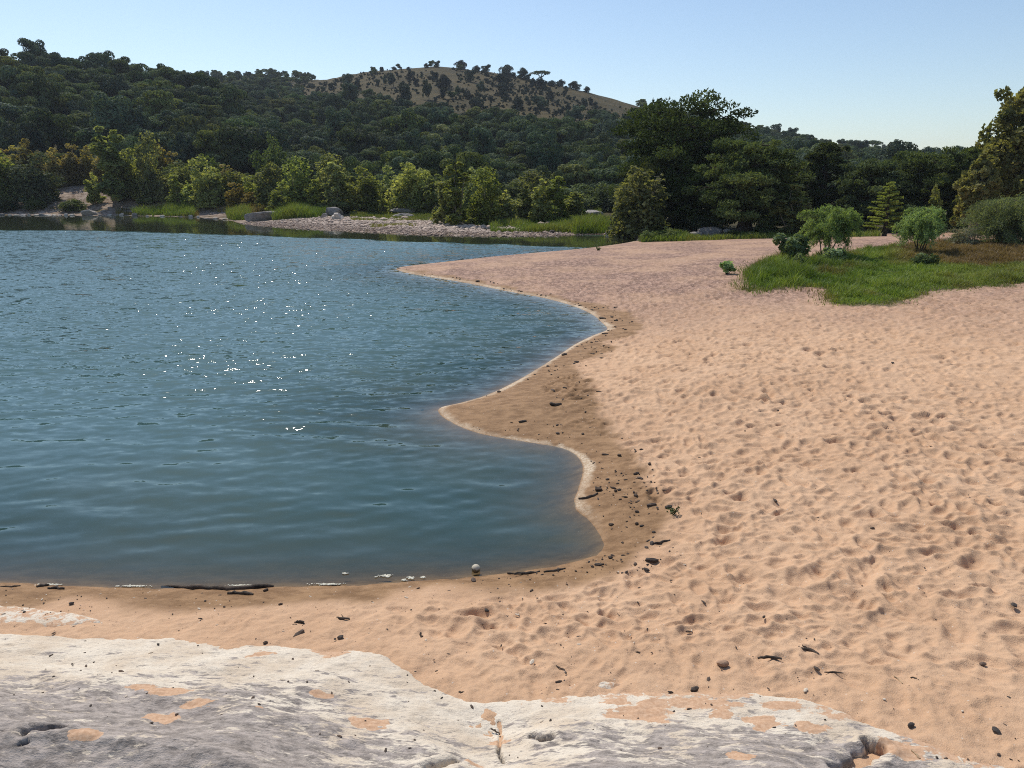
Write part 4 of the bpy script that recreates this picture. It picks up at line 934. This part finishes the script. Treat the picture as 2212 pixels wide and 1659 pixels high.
put_low(lambda w, h: broad(614, w, h * 1.1, 1100, .09), 1992, 573, 553, 60, 'dark low ground bush under the middle willow', 'bush', 'ground_bush', M_BARK, M_OAK)
put_low(lambda w, h: willow(605, w * 1.05, h * 1.0, 4000, .0), 2078, 530, 494, 84, 'pale cream tufted plant between the middle and widest willows', 'plant', 'tufted_plant', M_STRAW, leaf_mat('cream_tufts', (0.24, 0.25, 0.13), (0.42, 0.42, 0.27), .3))
put_low(lambda w, h: broad(615, w, h * 1.0, 60, .07), 1292, 541, 534, 12, 'tiny green weed alone on the far gravel crest', 'plant', 'small_weed', M_BARK, M_GREEN)

# ------------------------------------------------------------------ grasses (nobody could count the blades)
def blades(name, X, Y, Z, H, W, tint, brown, r, lean=0.35):
    n = len(X); a = r.uniform(0, 6.28, n); l = r.normal(0, lean, (n, 2)) * H[:, None]
    b = np.stack([X, Y, Z], 1); s_ = np.stack([np.cos(a) * W, np.sin(a) * W, np.zeros(n)], 1) * .5
    m_ = b + np.stack([l[:, 0] * .35, l[:, 1] * .35, H * .6], 1); t = b + np.stack([l[:, 0], l[:, 1], H], 1)
    V = np.stack([b - s_, b + s_, m_ + s_ * .8, t, m_ - s_ * .8], 1).reshape(-1, 3); i = np.arange(n)[:, None] * 5
    F4 = i + np.array([[0, 1, 2, 4]]); F3 = i + np.array([[4, 2, 3]])
    me = mesh(name, V, [F4, F3], [M_GRASS], False, attrs={'tint': ('FACE', np.r_[tint, tint]), 'brown': ('FACE', np.r_[brown, brown])})
    o = link(name, me); o['kind'] = 'stuff'; return o
def in_poly(poly, n, r, d0=0.0):
    lo, hi = poly.min(0), poly.max(0); X = r.uniform(lo[0], hi[0], n); Y = r.uniform(lo[1], hi[1], n); d = sdf(X, Y, poly); k = d < d0
    return X[k], Y[k], -d[k]
r = np.random.default_rng(77)
X, Y, e = in_poly(GRASS, 520000, r, 1.0)
k = (X / Y < 0.83); X, Y, e = X[k], Y[k], e[k]
jit = e + 1.0 * fbm(X * .7, Y * .7, 5, 96, .6); k = (jit > -.5) & (r.random(len(X)) < .05 + sst(-.1, .9, jit) * (.45 + .55 * sst(-.35, .1, fbm(X * 1.1, Y * 1.1, 4, 306)))); X, Y, e = X[k], Y[k], e[k]
Z = ground(X, Y); cl = fbm(X * .9, Y * .9, 4, 301); qx_, qy_ = proj(X, Y, Z)
brown = np.clip(sst(1880, 1990, qx_) * sst(575, 560, qy_ + 10 * fbm(X * .3, Y * .3, 3, 305)) * .85 + .55 * sst(.1, .5, fbm(X * .5, Y * .5, 3, 302)) + .45 * sst(.6, .0, e) * sst(-.3, .3, fbm(X * 1.2, Y * 1.2, 3, 308)) + r.random(len(X)) * .2 * (cl > .1) + .25 * sst(1950, 2150, qx_), 0, 1)
thick = sst(1900, 1700, qx_)
H = (0.08 + 0.14 * sst(-.4, .5, cl) + 0.22 * thick * sst(-.3, .3, cl) + 0.16 * sst(.15, .5, fbm(X * 1.6, Y * 1.6, 4, 307))) * (.45 + .55 * sst(0, .6, e)) * r.uniform(.6, 1.3, len(X))
ti = np.clip(.5 + .55 * fbm(X * .6, Y * .6, 4, 303) + r.normal(0, .2, len(X)) - .2 * thick, 0, 1)
blades('grass', X, Y, Z, H, np.full(len(X), .022), ti, brown, r, .5)
print('grass blades', len(X))
# far bank: green shore grass, golden grass, reeds
bx, by, bh, bw, bt, bb = [], [], [], [], [], []
def strip(px0, px1, py0, py1, n, h, brown, w=.05, z=.35):
    qx = r.uniform(px0, px1, n); qy = r.uniform(py0, py1, n); x, y = P0(qx, qy, z); k = sdf(x, y, WATER) > .3
    x, y = x[k], y[k]; c = fbm(x * .4, y * .4, 3, 311); k = c > -.35; x, y, c = x[k], y[k], c[k]
    bx.append(x); by.append(y); bh.append(h * (.7 + .6 * sst(-.3, .5, c)) * r.uniform(.5, 1.2, len(x))); bw.append(np.full(len(x), w)); bt.append(np.clip(.3 + .4 * c + r.normal(0, .2, len(x)), 0, 1)); bb.append(np.clip(brown + .3 * c + r.normal(0, .12, len(x)), 0, 1))
strip(288, 420, 458, 466, 9000, .95, .05); strip(490, 540, 458, 470, 3500, .9, .15); strip(590, 705, 462, 474, 9000, 1.0, .08)
strip(250, 430, 456, 463, 6000, .45, .75); strip(500, 600, 452, 464, 5000, .6, .7)
strip(758, 960, 464, 478, 16000, .28, .30); strip(800, 900, 483, 487, 1500, .2, .4); strip(1060, 1340, 478, 496, 16000, .55, .15); strip(1240, 1330, 484, 505, 7000, .9, .10)
strip(0, 130, 461, 466, 3500, .6, .5); strip(140, 190, 460, 466, 2000, .8, .2); strip(1385, 1480, 503, 516, 4000, .45, .02, z=.3); strip(1480, 1900, 505, 515, 8000, .35, .15, z=.3)
strip(690, 1000, 448, 464, 12000, .6, .3); strip(960, 1300, 462, 480, 14000, .6, .2)
X, Y, H, W, T, B = map(np.concatenate, (bx, by, bh, bw, bt, bb))
blades('shore_grass', X, Y, ground(X, Y) - .03, H, W, T, B, r, .35)
# golden grass over the open slope at the left, dry grass clumps on the bald hill
n = 26000; Yg = r.uniform(92, 124, n); ag = r.uniform(-.72, -.13, n); Xg = ag * Yg; s = sdf(Xg, Yg, WATER); c = fbm(Xg * .15, Yg * .15, 4, 321)
k = (s > 4) & (c + sst(10, 22, s) * .7 > .12) & ~((ag > -.62) & (ag < -.44) & (s < 20)); Xg, Yg, c = Xg[k], Yg[k], c[k]
blades('dry_grass', Xg, Yg, ground(Xg, Yg) - .03, r.uniform(.4, 1.0, len(Xg)), np.full(len(Xg), .09), np.clip(.6 + .5 * c + r.normal(0, .2, len(Xg)), 0, 1), np.clip(.85 + r.normal(0, .2, len(Xg)), 0, 1), r, .3)

# ------------------------------------------------------------------ boulders and cobbles
_ico = None
def ico(sub):
    import bmesh
    bm = bmesh.new(); bmesh.ops.create_icosphere(bm, subdivisions=sub, radius=1.0)
    V = np.array([v.co[:] for v in bm.verts]); Fc = np.array([[v.index for v in f.verts] for f in bm.faces]); bm.free(); return V, Fc
ICO = {k: ico(k) for k in (1, 2, 4)}
def stone(seed, rx, ry, rz, sub=4, rough=.22, flat=0.55):
    V, Fc = ICO[sub]; r = np.random.default_rng(seed)
    sgn = np.sign(V) * np.abs(V) ** flat; sgn /= np.abs(sgn).max()
    o = r.uniform(0, 50, 3)
    d = fbm(V[:, 0] * 1.3 + o[0] + V[:, 2], V[:, 1] * 1.3 + o[1] - V[:, 2] * .7, 4, seed)
    for _ in range(7):   # broken facets
        nrm = r.normal(size=3); nrm /= np.linalg.norm(nrm); off = r.uniform(.55, .85); t = sgn @ nrm - off; sgn = sgn - np.maximum(t, 0)[:, None] * nrm * .85
    return sgn * (1 + rough * d)[:, None] * [rx, ry, rz], Fc
def boulder(px, base, w, h, label, mat, seed, depth=.7, name='boulder', Y=None, rot=0.0, group=None):
    if Y is None: x, Y, z = hit(px, base, 40, 130)
    else: x = px_x(px, Y); z = gz(x, Y)
    k = Y * cp / F; V, Fc = stone(seed, w * k * .56, w * k * .56 * depth, h * k * .78)
    o = link(name, mesh(name, V, Fc, [mat], False), None, (x, Y + w * k * .3 * depth, z + h * k * .30), rot)
    tag(o, label, 'rock', group)
boulder(562, 477, 62, 22, 'big grey shore boulder sloping down to the left at the waterline', M_BOUL, 701)
boulder(190, 465, 28, 12, 'white flat-topped shore rock below the bare slope', M_BOULW, 702)
boulder(722, 464, 32, 16, 'dark upper rock of the stack at the cobble bar', M_BOUL, 703)
boulder(728, 474, 28, 12, 'paler lower rock of the stack at the cobble bar', M_BOULW, 704)
boulder(829, 458, 24, 19, 'dark wedge-shaped rock under the wide saplings', M_BOUL, 705)
boulder(880, 462, 66, 12, 'long flat grey slab, upper of two', M_BOUL, 706)
boulder(868, 469, 44, 9, 'shorter flat grey slab, lower of two', M_BOUL, 707)
boulder(158, 382, 28, 18, 'square dark boulder with sunlit top on the bare slope', M_BOUL, 708)
boulder(138, 386, 24, 12, 'low dark boulder left of the square one on the slope', M_BOUL, 709)
boulder(183, 390, 20, 7, 'flat dark rock right of the square slope boulder', M_BOUL, 710)
boulder(499, 412, 32, 22, 'rounded grey boulder among the yellow shrubs', M_BOUL, 711)
boulder(528, 420, 24, 9, 'flat brown rock right of the rounded grey boulder', M_BOUL, 712)
boulder(1276, 467, 50, 12, 'brown rock ledge left of the channel sapling', M_BOUL, 713)
boulder(1345, 507, 24, 12, 'grey boulder at the head of the water channel', M_BOUL, 714, Y=60)
boulder(1318, 508, 18, 8, 'small brown rock where the cobble bar meets the channel', M_BOUL, 715, Y=60.5)
boulder(1538, 514, 46, 22, 'dark shaded boulder under the umbrella-topped cypress', M_BOUL, 716, Y=56)
boulder(1575, 514, 26, 14, 'small shaded boulder beside the buttressed trunk', M_BOUL, 717, Y=55.5)
boulder(1500, 515, 30, 14, 'low shaded boulder left of the dark cypress boulder', M_BOUL, 718, Y=55.5)
boulder(1624, 511, 16, 9, 'pale rock leaning against the buttressed trunk', M_BOULW, 719, Y=54.5)
boulder(70, 430, 40, 12, 'pale rock half hidden by the dark bank shrub', M_BOULW, 720)
boulder(1192, 503, 12, 6, 'small dark rock at the front edge of the cobble bar', M_DARKST, 721)
boulder(700, 472, 14, 10, 'upright brown rock at the left of the dark rock stack', M_BOUL, 722)
boulder(940, 482, 20, 7, 'grey rock at the left sapling foot on the cobble bar', M_BOUL, 723)
GW = 'flat stones along the far waterline'
for i, px in enumerate([2, 20, 34, 48, 62, 78, 90, 103, 116, 128, 142, 156, 215, 236, 262, 290, 318, 350, 392, 412, 428, 446, 466, 486, 612, 640, 668]):
    b = 466.5 if px < 300 else (469.5 if px < 430 else (474 if px < 500 else 478))
    where = 'below the olive shrubs' if px < 110 else ('left of the white shore rock' if px < 170 else ('on the gravel ramp edge' if px < 300 else ('under the green shore grass' if px < 430 else ('left of the big shore boulder' if px < 560 else 'behind the cobble bar tip'))))
    boulder(px, b, rng.uniform(6, 14), rng.uniform(2.5, 5.5), f'small flat {"pale" if i % 3 else "dark"} waterline stone {where}', M_BOULW if i % 3 else M_BOUL, 750 + i, group=GW, name='shore_stone')
# cobble bar
def cobbles():
    r = np.random.default_rng(88); front = [(508, 481), (542, 487), (600, 492), (691, 498), (790, 503), (894, 508), (1000, 511), (1131, 512), (1267, 508), (1334, 509)]
    back = [(1334, 505), (1270, 496), (1200, 489), (1130, 491), (1030, 492), (960, 486), (900, 480), (800, 477), (740, 478), (690, 480), (600, 481), (542, 479)]
    poly = to_world(front + back, .12)
    X, Y, e = in_poly(poly, 21000, r, 0.3); V0, F0 = ICO[1]; n = len(X)
    s = sdf(X, Y, WATER); k = s > -.35; X, Y, s = X[k], Y[k], s[k]; n = len(X)
    big = sst(.5, 5, s); S = r.lognormal(0, .35, n) * (.060 + .055 * big)
    a = r.uniform(0, 6.28, n); sq = np.stack([r.uniform(.8, 1.4, n), r.uniform(.6, 1.0, n), r.uniform(.4, .75, n)], 1) * S[:, None]
    q = V0[None] * sq[:, None, :] * (1 + r.normal(0, .12, (n, len(V0), 1))); c, s_ = np.cos(a)[:, None], np.sin(a)[:, None]
    V = np.stack([q[..., 0] * c - q[..., 1] * s_ + X[:, None], q[..., 0] * s_ + q[..., 1] * c + Y[:, None], q[..., 2] + (ground(X, Y) + S * .25)[:, None]], -1).reshape(-1, 3)
    Fm = (F0[None] + (np.arange(n) * len(V0))[:, None, None]).reshape(-1, 3)
    t = np.clip(.25 + .5 * big + r.normal(0, .25, n), 0, 1)
    o = link('cobbles', mesh('cobbles', V, Fm, [M_COB], False, attrs={'tint': ('FACE', np.repeat(t, len(F0)))})); o['kind'] = 'stuff'
cobbles()

# ------------------------------------------------------------------ driftwood, stones and floating things near the camera
def surf(px, py):
    dx, dy, dz = ray(px, py); Y = np.linspace(1.5, 12, 1400) if py > 1100 else np.linspace(8, 40, 2500)
    X = Y * dx / dy; Z = CAMZ + Y * dz / dy
    g = np.maximum(ground(X, Y), rock_z(X, Y)[0] if py > 1280 else -9); k = np.argmax(g >= Z); return np.array([X[k], Y[k], g[k]])
def stick(pxs, rad, label, mat=None, name='stick', seed=0, lift=.6, fork=None, cat='stick', group=None):
    pts = np.array([surf(*p) for p in pxs]); c = pts.mean(0); r = np.random.default_rng(900 + seed); fine = []
    for i in range(len(pts) - 1):
        for t in np.linspace(0, 1, 5)[:-1]: fine.append(pts[i] * (1 - t) + pts[i + 1] * t)
    fine.append(pts[-1]); fine = np.array(fine); fine += r.normal(0, rad * .35, fine.shape) * [1, 1, .4]
    n = len(fine); rad *= 0.8; prof = rad * (0.55 + .55 * np.sin(np.linspace(.35, 2.9, n))) * r.uniform(.85, 1.2, n); fine[:, 2] += prof * lift
    parts = [tube(fine - c, prof, 7)]
    if fork is not None:
        j = n // 2; e = surf(*fork); parts.append(limb(fine[j] - c, e - c + [0, 0, rad * 2], rad * .6, rad * .25, r))
    V, Fc = join(parts); o = link(name, mesh(name, V, Fc, [mat or M_WOOD], True), None, tuple(c)); return tag(o, label, cat, group)
stick([(352, 1269), (420, 1272), (480, 1273), (540, 1272), (590, 1268)], .030, 'long dark driftwood log lying along the near waterline', name='driftwood_log', cat='log', seed=1)
stick([(78, 1269), (92, 1267), (106, 1265)], .018, 'short dark twig at the waterline, upper of a crossed pair', seed=2)
stick([(104, 1271), (122, 1272), (140, 1273)], .016, 'short dark twig at the waterline, lower of a crossed pair', seed=3)
stick([(2, 1268), (25, 1268), (44, 1266)], .010, 'thin dark twig on the wet sand by the white rock', seed=4)
stick([(494, 1284), (520, 1283), (548, 1284)], .022, 'dark waterlogged wood chunk below the long log', seed=5)
stick([(1095, 1240), (1130, 1240), (1165, 1236)], .016, 'knotty dark branch at the waterline near the floating ball', seed=6, fork=(1110, 1246))
stick([(1175, 1236), (1200, 1233), (1222, 1228)], .014, 'thin dark root washed up in the inner corner of the cove', seed=7)
stick([(635, 1346), (645, 1345), (656, 1346)], .014, 'stubby dark stick on the sand above the white rock shelf', seed=8)
stick([(728, 1335), (742, 1338), (754, 1337)], .013, 'short forked dark stick on open sand', seed=9, fork=(738, 1332))
stick([(1195, 1437), (1208, 1443), (1220, 1448)], .006, 'thin dark twig crossing the smooth sand', seed=10)
stick([(1188, 1443), (1202, 1436)], .006, 'pale straw stalk beside the thin dark twig', M_STRAW, seed=11)
stick([(1724, 1402), (1745, 1404), (1768, 1413)], .016, 'bent black driftwood stick with a forked end on trodden sand', seed=12, fork=(1732, 1399))
stick([(1640, 1423), (1662, 1422), (1690, 1425)], .014, 'flat dark strip standing in for a footprint shadow below the bent black stick', seed=13)  # wood strip added where a footprint hole only lies in shadow
stick([(1780, 1453), (1800, 1454), (1822, 1455)], .007, 'straight brown twig near the rock shelf', seed=14)
stick([(1968, 1466), (1982, 1470), (1992, 1475)], .010, 'short black stick on the smooth sand to the right', seed=15)
stick([(1930, 1460), (1940, 1468), (1950, 1478)], .006, 'pale grass stalk left of the short black stick', M_STRAW, seed=16)
stick([(990, 1497), (1004, 1499), (1016, 1503)], .010, 'reddish brown twig in the notch of the rock', seed=17)
stick([(1060, 1575), (1072, 1582), (1080, 1588)], .007, 'small brown twig lying in the rock gully', seed=18)
stick([(1968, 1622), (1980, 1632), (1988, 1640)], .007, 'pale bent stalk in the sand pocket of the rock', M_STRAW, seed=19)
stick([(1250, 1079), (1270, 1076), (1290, 1068)], .020, 'dark curved stick at the water edge in the wet bay', seed=20)
stick([(1188, 874), (1200, 876), (1212, 875)], .035, 'dark wood scrap on the wet sand spit', seed=21)
stick([(1412, 1176), (1430, 1172), (1448, 1168)], .016, 'dark stick on the wet sand beside the black stones', seed=22)
def pebble(px, py, w, label, mat=M_DARKST, seed=0, group=None, name='stone', cat='stone', hgt=.6, dz=0.0):
    p = surf(px, py); d = np.linalg.norm(p - [0, 0, CAMZ]); R = w * d / F * .36; V, Fc = stone(1000 + seed, R, R * .75, R * hgt, 2, .2, .8)
    o = link(name, mesh(name, V, Fc, [mat], False), None, (p[0], p[1], p[2] + R * hgt * .6 + dz), seed); return tag(o, label, cat, group)
pb = [(735, 1379, 20, 'jagged charcoal stone on bare sand above the rock shelf'), (724, 1382, 8, 'crumb of charcoal beside the jagged charcoal stone'), (1052, 1321, 18, 'tilted black stone on the churned sand patch'), (1033, 1318, 8, 'small black stone left of the tilted one'),
      (1590, 1417, 10, 'black pebble above the sand by the rock shelf'), (1222, 1455, 9, 'round brown pebble below the thin dark twig'), (1219, 1472, 7, 'little brown pebble near the white rock patch'), (1968, 1570, 20, 'black angular stone at the rock edge'),
      (1699, 1338, 10, 'dark pebble in trodden sand above the dark shadow strip'), (1928, 785, 9, 'lone dark stone far out on the trodden beach'), (912, 887, 11, 'dark stone just offshore of the sand spit'), (1408, 1177, 22, 'larger black stone in the wet trodden cove'),
      (1396, 1184, 12, 'smaller black stone touching the larger wet one'), (1293, 1060, 24, 'dark wet clod in the footprints by the bay'), (1330, 1062, 14, 'small wet clod right of the dark clod'), (1338, 985, 14, 'dark clod high in the trail of wet footprints'), (1320, 1135, 16, 'flat dark clod in the wet cove'),
      (1375, 1133, 15, 'round dark clod right of the flat one in the wet cove'), (1345, 1240, 10, 'dark pebble on dry sand inside the cove corner'), (155, 1305, 13, 'grey stone beside the far white rock patch'), (52, 1323, 8, 'brown stone on the far white rock patch'), (342, 1394, 9, 'small grey stone on the white rock shelf'),
      (897, 1452, 8, 'small dark stone at the rim of the white rock'), (880, 1460, 6, 'tiny stone beside the rim stone on white rock'), (1680, 888, 8, 'dark pebble midway up the trodden beach'), (1498, 1340, 6, 'dark speck stone beside the churned patch'), (2190, 1310, 18, 'brown stone at the right edge of the trodden sand'),
      (2150, 1582, 22, 'dark bark chunk among twigs near the rock'), (1910, 1512, 8, 'pale pebble with a dark tip on smooth sand'), (575, 1277, 16, 'dark clod under the end of the long log'), (1420, 1098, 10, 'dark pebble at the edge of the wet cove')]
for i, (px, py, w, lab) in enumerate(pb): pebble(px, py, w, lab, M_WETCLOD if 'clod' in lab else (M_PALEST if 'pale' in lab else M_DARKST), i, 'stones and clods on the sand')
pebble(1562, 1436, 34, 'sandy brown half-buried stone near the rock shelf', simple('tan_stone', (0.36, .23, .15), .9, .25, 8), 60, hgt=.45, name='stone')
# the ball: pale on top, brown sides
def ball():
    x, y = P0(1028, 1233); V, Fc = ICO[4]; m = NT('weathered_ball'); p = m.pos(); sx = m.n('SeparateXYZ', {0: p})
    f = m.ss(m.math('ADD', sx.outputs[2], m.math('MULTIPLY_ADD', m.noise(p, 30, 4, .6), .06, -.03)), .0, .025)
    c = m.mix(f, (0.15, .105, .05), (0.50, .44, .33)); mt = m.done(m.n('BsdfPrincipled', {'Base Color': c, 'Roughness': .7}).outputs[0])
    d = math.hypot(math.hypot(x, y), 4); R = 9.2 * d / F
    tag(link('ball', mesh('ball', V * R, Fc, [mt], True), None, (x, y, R * .55)), 'weathered pale-topped ball floating in the shallows near the cove', 'ball')
ball()
M_FOAM = simple('foam', (0.62, .58, .46), .7, .3, 30)
def foam_all(rafts):
    """rafts of small bubbles drifting along the waterline"""
    V0, F0 = ICO[1]; VV, FF, o = [], [], 0; r = np.random.default_rng(1100)
    for px, py, w, h in rafts:
        x, y = P0(px, py); d = math.hypot(math.hypot(x, y), 4); n = int(24 + w * 1.2); k = d / F
        ex = r.normal(0, w * k * .24, n); ey = r.normal(0, h * k * .45, n); S = r.uniform(.005, .013, n)
        V = (V0[None] * S[:, None, None] * [1, 1, .6] + np.stack([x + ex, y + ey, np.full(n, .006)], 1)[:, None, :]).reshape(-1, 3)
        VV.append(V); FF.append((F0[None] + (np.arange(n) * len(V0))[:, None, None]).reshape(-1, 3) + o); o += len(V)
    ob = link('foam', mesh('foam', np.concatenate(VV), np.concatenate(FF), [M_FOAM], True)); ob['kind'] = 'stuff'
foam_all([(832, 1245, 36, 5), (887, 1249, 12, 6), (872, 1254, 10, 3), (914, 1248, 10, 3), (108, 1264, 50, 2), (290, 1267, 60, 2), (520, 1266, 60, 2), (712, 1263, 60, 3), (745, 1240, 8, 2)])
# sprig
p = surf(1455, 1113)
r = np.random.default_rng(1200); d = np.linalg.norm(p - [0, 0, 4]); hh = 22 * d / F
tr = [limb((0, 0, -.02), (r.normal(0, .04), r.normal(0, .03), hh * q), .006, .003, r, .2, 4) for q in (.6, 1, .8)]
Pp = r.normal(0, .03, (40, 3)) * [1, 1, .6] + [0, 0, hh * .45]; V1, F1 = leaves(Pp, np.zeros_like(Pp), .035, r)
make_tree('dried_sprig', (join(tr), (V1, F1, np.full(40, .3))), M_WOOD, M_OAK, 'dried plant sprig standing at the edge of the wet cove', 'plant', tuple(p), trunk='stem', crown='leaf_tuft')
# scattered crumbs of bark and grit; wet-trail clods also added as shade in footprint holes
def litter():
    r = np.random.default_rng(1300); V0, F0 = ICO[1]; n = 2600
    qx = r.uniform(-60, 2280, n); qy = r.uniform(900, 1640, n) ; X, Y = P0(qx, qy, .5)
    s = sdf(X, Y, WATER); k = s > .15; X, Y, s = X[k], Y[k], s[k]
    cx, cy = P0(1180, 1335, .5); cl = np.exp(-(((X - cx) / 1.0) ** 2 + ((Y - cy) / .45) ** 2)) + .8 * np.exp(-((s - .6) / .5) ** 2) * (Y < 9) + .5 * sst(2.2, 3.4, X) * sst(5, 4, Y)
    k = r.random(len(X)) < .16 + cl; X, Y = X[k], Y[k]; n = len(X)
    qx = r.uniform(850, 1480, 26000); qy = r.uniform(575, 1240, 26000); X2, Y2 = P0(qx, qy, .12); s2 = sdf(X2, Y2, WATER); w2 = sdf(X2, Y2, WET)
    k = (s2 > .10) & (w2 < .25) & (r.random(26000) < .055 * (sst(.8, .1, np.abs(w2 + .3)) + .5 * sst(.35, .1, s2) + .15) * (.25 + sst(-.1, .4, fbm(X2 * 1.3, Y2 * 1.3, 3, 411))) * (Y2 / 9) ** 1.2 * 1.6)
    X = np.r_[X, X2[k]]; Y = np.r_[Y, Y2[k]]; n2 = int(k.sum()); n = len(X); print('clods', n2)
    Z = np.maximum(ground(X, Y), rock_z(X, Y)[0]); S = r.lognormal(-5.05, .5, n); S[n - n2:] = r.lognormal(-4.45, .55, n2) * (Y[n - n2:] / 10) ** .6
    sq = np.stack([r.uniform(.8, 2.4, n), r.uniform(.6, 1.0, n), r.uniform(.5, .8, n)], 1) * S[:, None]; a = r.uniform(0, 6.28, n); q = V0[None] * sq[:, None, :]; c, s_ = np.cos(a)[:, None], np.sin(a)[:, None]
    V = np.stack([q[..., 0] * c - q[..., 1] * s_ + X[:, None], q[..., 0] * s_ + q[..., 1] * c + Y[:, None], q[..., 2] + (Z + S * .25)[:, None]], -1).reshape(-1, 3)
    m = NT('litter'); t = m.attr('tint'); mt = m.done(m.n('BsdfPrincipled', {'Base Color': m.mix(m.ss(t, .8, .82), m.mix(t, (.03, .022, .017), (.14, .09, .06)), (.6, .5, .38)), 'Roughness': .85}).outputs[0])
    o = link('litter', mesh('litter', V, (F0[None] + (np.arange(n) * len(V0))[:, None, None]).reshape(-1, 3), [mt], False, attrs={'tint': ('FACE', np.repeat(np.r_[r.random(n - n2), r.uniform(0, .6, n2)], len(F0)))})); o['kind'] = 'stuff'
litter()

# ------------------------------------------------------------------ air
def haze_box():
    x0, x1, y0, y1, z0, z1 = -1450, 1450, -110, 1950, -3.6, 100
    V = np.array([(x, y, z) for z in (z0, z1) for y in (y0, y1) for x in (x0, x1)], float)
    Fc = np.array([(0, 2, 3, 1), (4, 5, 7, 6), (0, 1, 5, 4), (2, 6, 7, 3), (0, 4, 6, 2), (1, 3, 7, 5)])
    m = bpy.data.materials.new('haze'); m.use_nodes = True; t = m.node_tree; t.nodes.clear(); o = t.nodes.new('ShaderNodeOutputMaterial'); v = t.nodes.new('ShaderNodeVolumePrincipled')
    v.inputs['Color'].default_value = (0.80, 0.88, 1.0, 1); v.inputs['Density'].default_value = HAZE; v.inputs['Anisotropy'].default_value = 0.2; t.links.new(v.outputs[0], o.inputs['Volume'])
    ob = link('haze', mesh('haze', V, Fc, [m])); ob['kind'] = 'stuff'
HAZE = 0.00017
haze_box()

# ------------------------------------------------------------------ light, sky, camera
SUN_AZ, SUN_EL = R_(-30), R_(52)
sv = Vector((math.sin(SUN_AZ) * math.cos(SUN_EL), math.cos(SUN_AZ) * math.cos(SUN_EL), math.sin(SUN_EL)))
ld = bpy.data.lights.new('sun', 'SUN'); ld.energy = 4.0; ld.angle = R_(0.53); ld.color = (1.0, 0.95, 0.87)
lo = bpy.data.objects.new('sun', ld); COL.objects.link(lo); lo.rotation_euler = (-sv).to_track_quat('-Z', 'Y').to_euler(); lo.location = (0, 0, 60)
w = bpy.data.worlds.new('World'); sc.world = w; w.use_nodes = True; nt = w.node_tree
sky = nt.nodes.new('ShaderNodeTexSky'); sky.sky_type = 'NISHITA'; sky.sun_disc = False; sky.sun_elevation = SUN_EL; sky.sun_rotation = SUN_AZ; sky.air_density = 1.0; sky.dust_density = 0.4; sky.ozone_density = 1.6
bg = nt.nodes['Background']; bg.inputs[1].default_value = 0.13; nt.links.new(sky.outputs[0], bg.inputs[0])
cam = bpy.data.cameras.new('camera'); cam.sensor_width = 36.0; cam.lens = F / 2212 * 36.0; cam.clip_end = 6000; cam.clip_start = 0.05
co = bpy.data.objects.new('camera', cam); COL.objects.link(co); co.location = (0, 0, CAMZ); co.rotation_euler = (math.pi / 2 - PITCH, 0, 0); sc.camera = co
sc.view_settings.view_transform = 'Standard'; sc.view_settings.look = 'None'; sc.view_settings.exposure = 0; sc.view_settings.gamma = 1; sc.view_settings.use_curve_mapping = False
cy = sc.cycles; cy.volume_bounces = 0; cy.max_bounces = 6; cy.diffuse_bounces = 3; cy.glossy_bounces = 3; cy.transmission_bounces = 4; cy.transparent_max_bounces = 8; cy.caustics_reflective = False; cy.caustics_refractive = False; cy.filter_width = 1.05; cy.use_denoising = False; cy.denoiser = 'OPENIMAGEDENOISE'; cy.denoising_input_passes = 'RGB_ALBEDO_NORMAL'; cy.denoising_prefilter = 'ACCURATE'
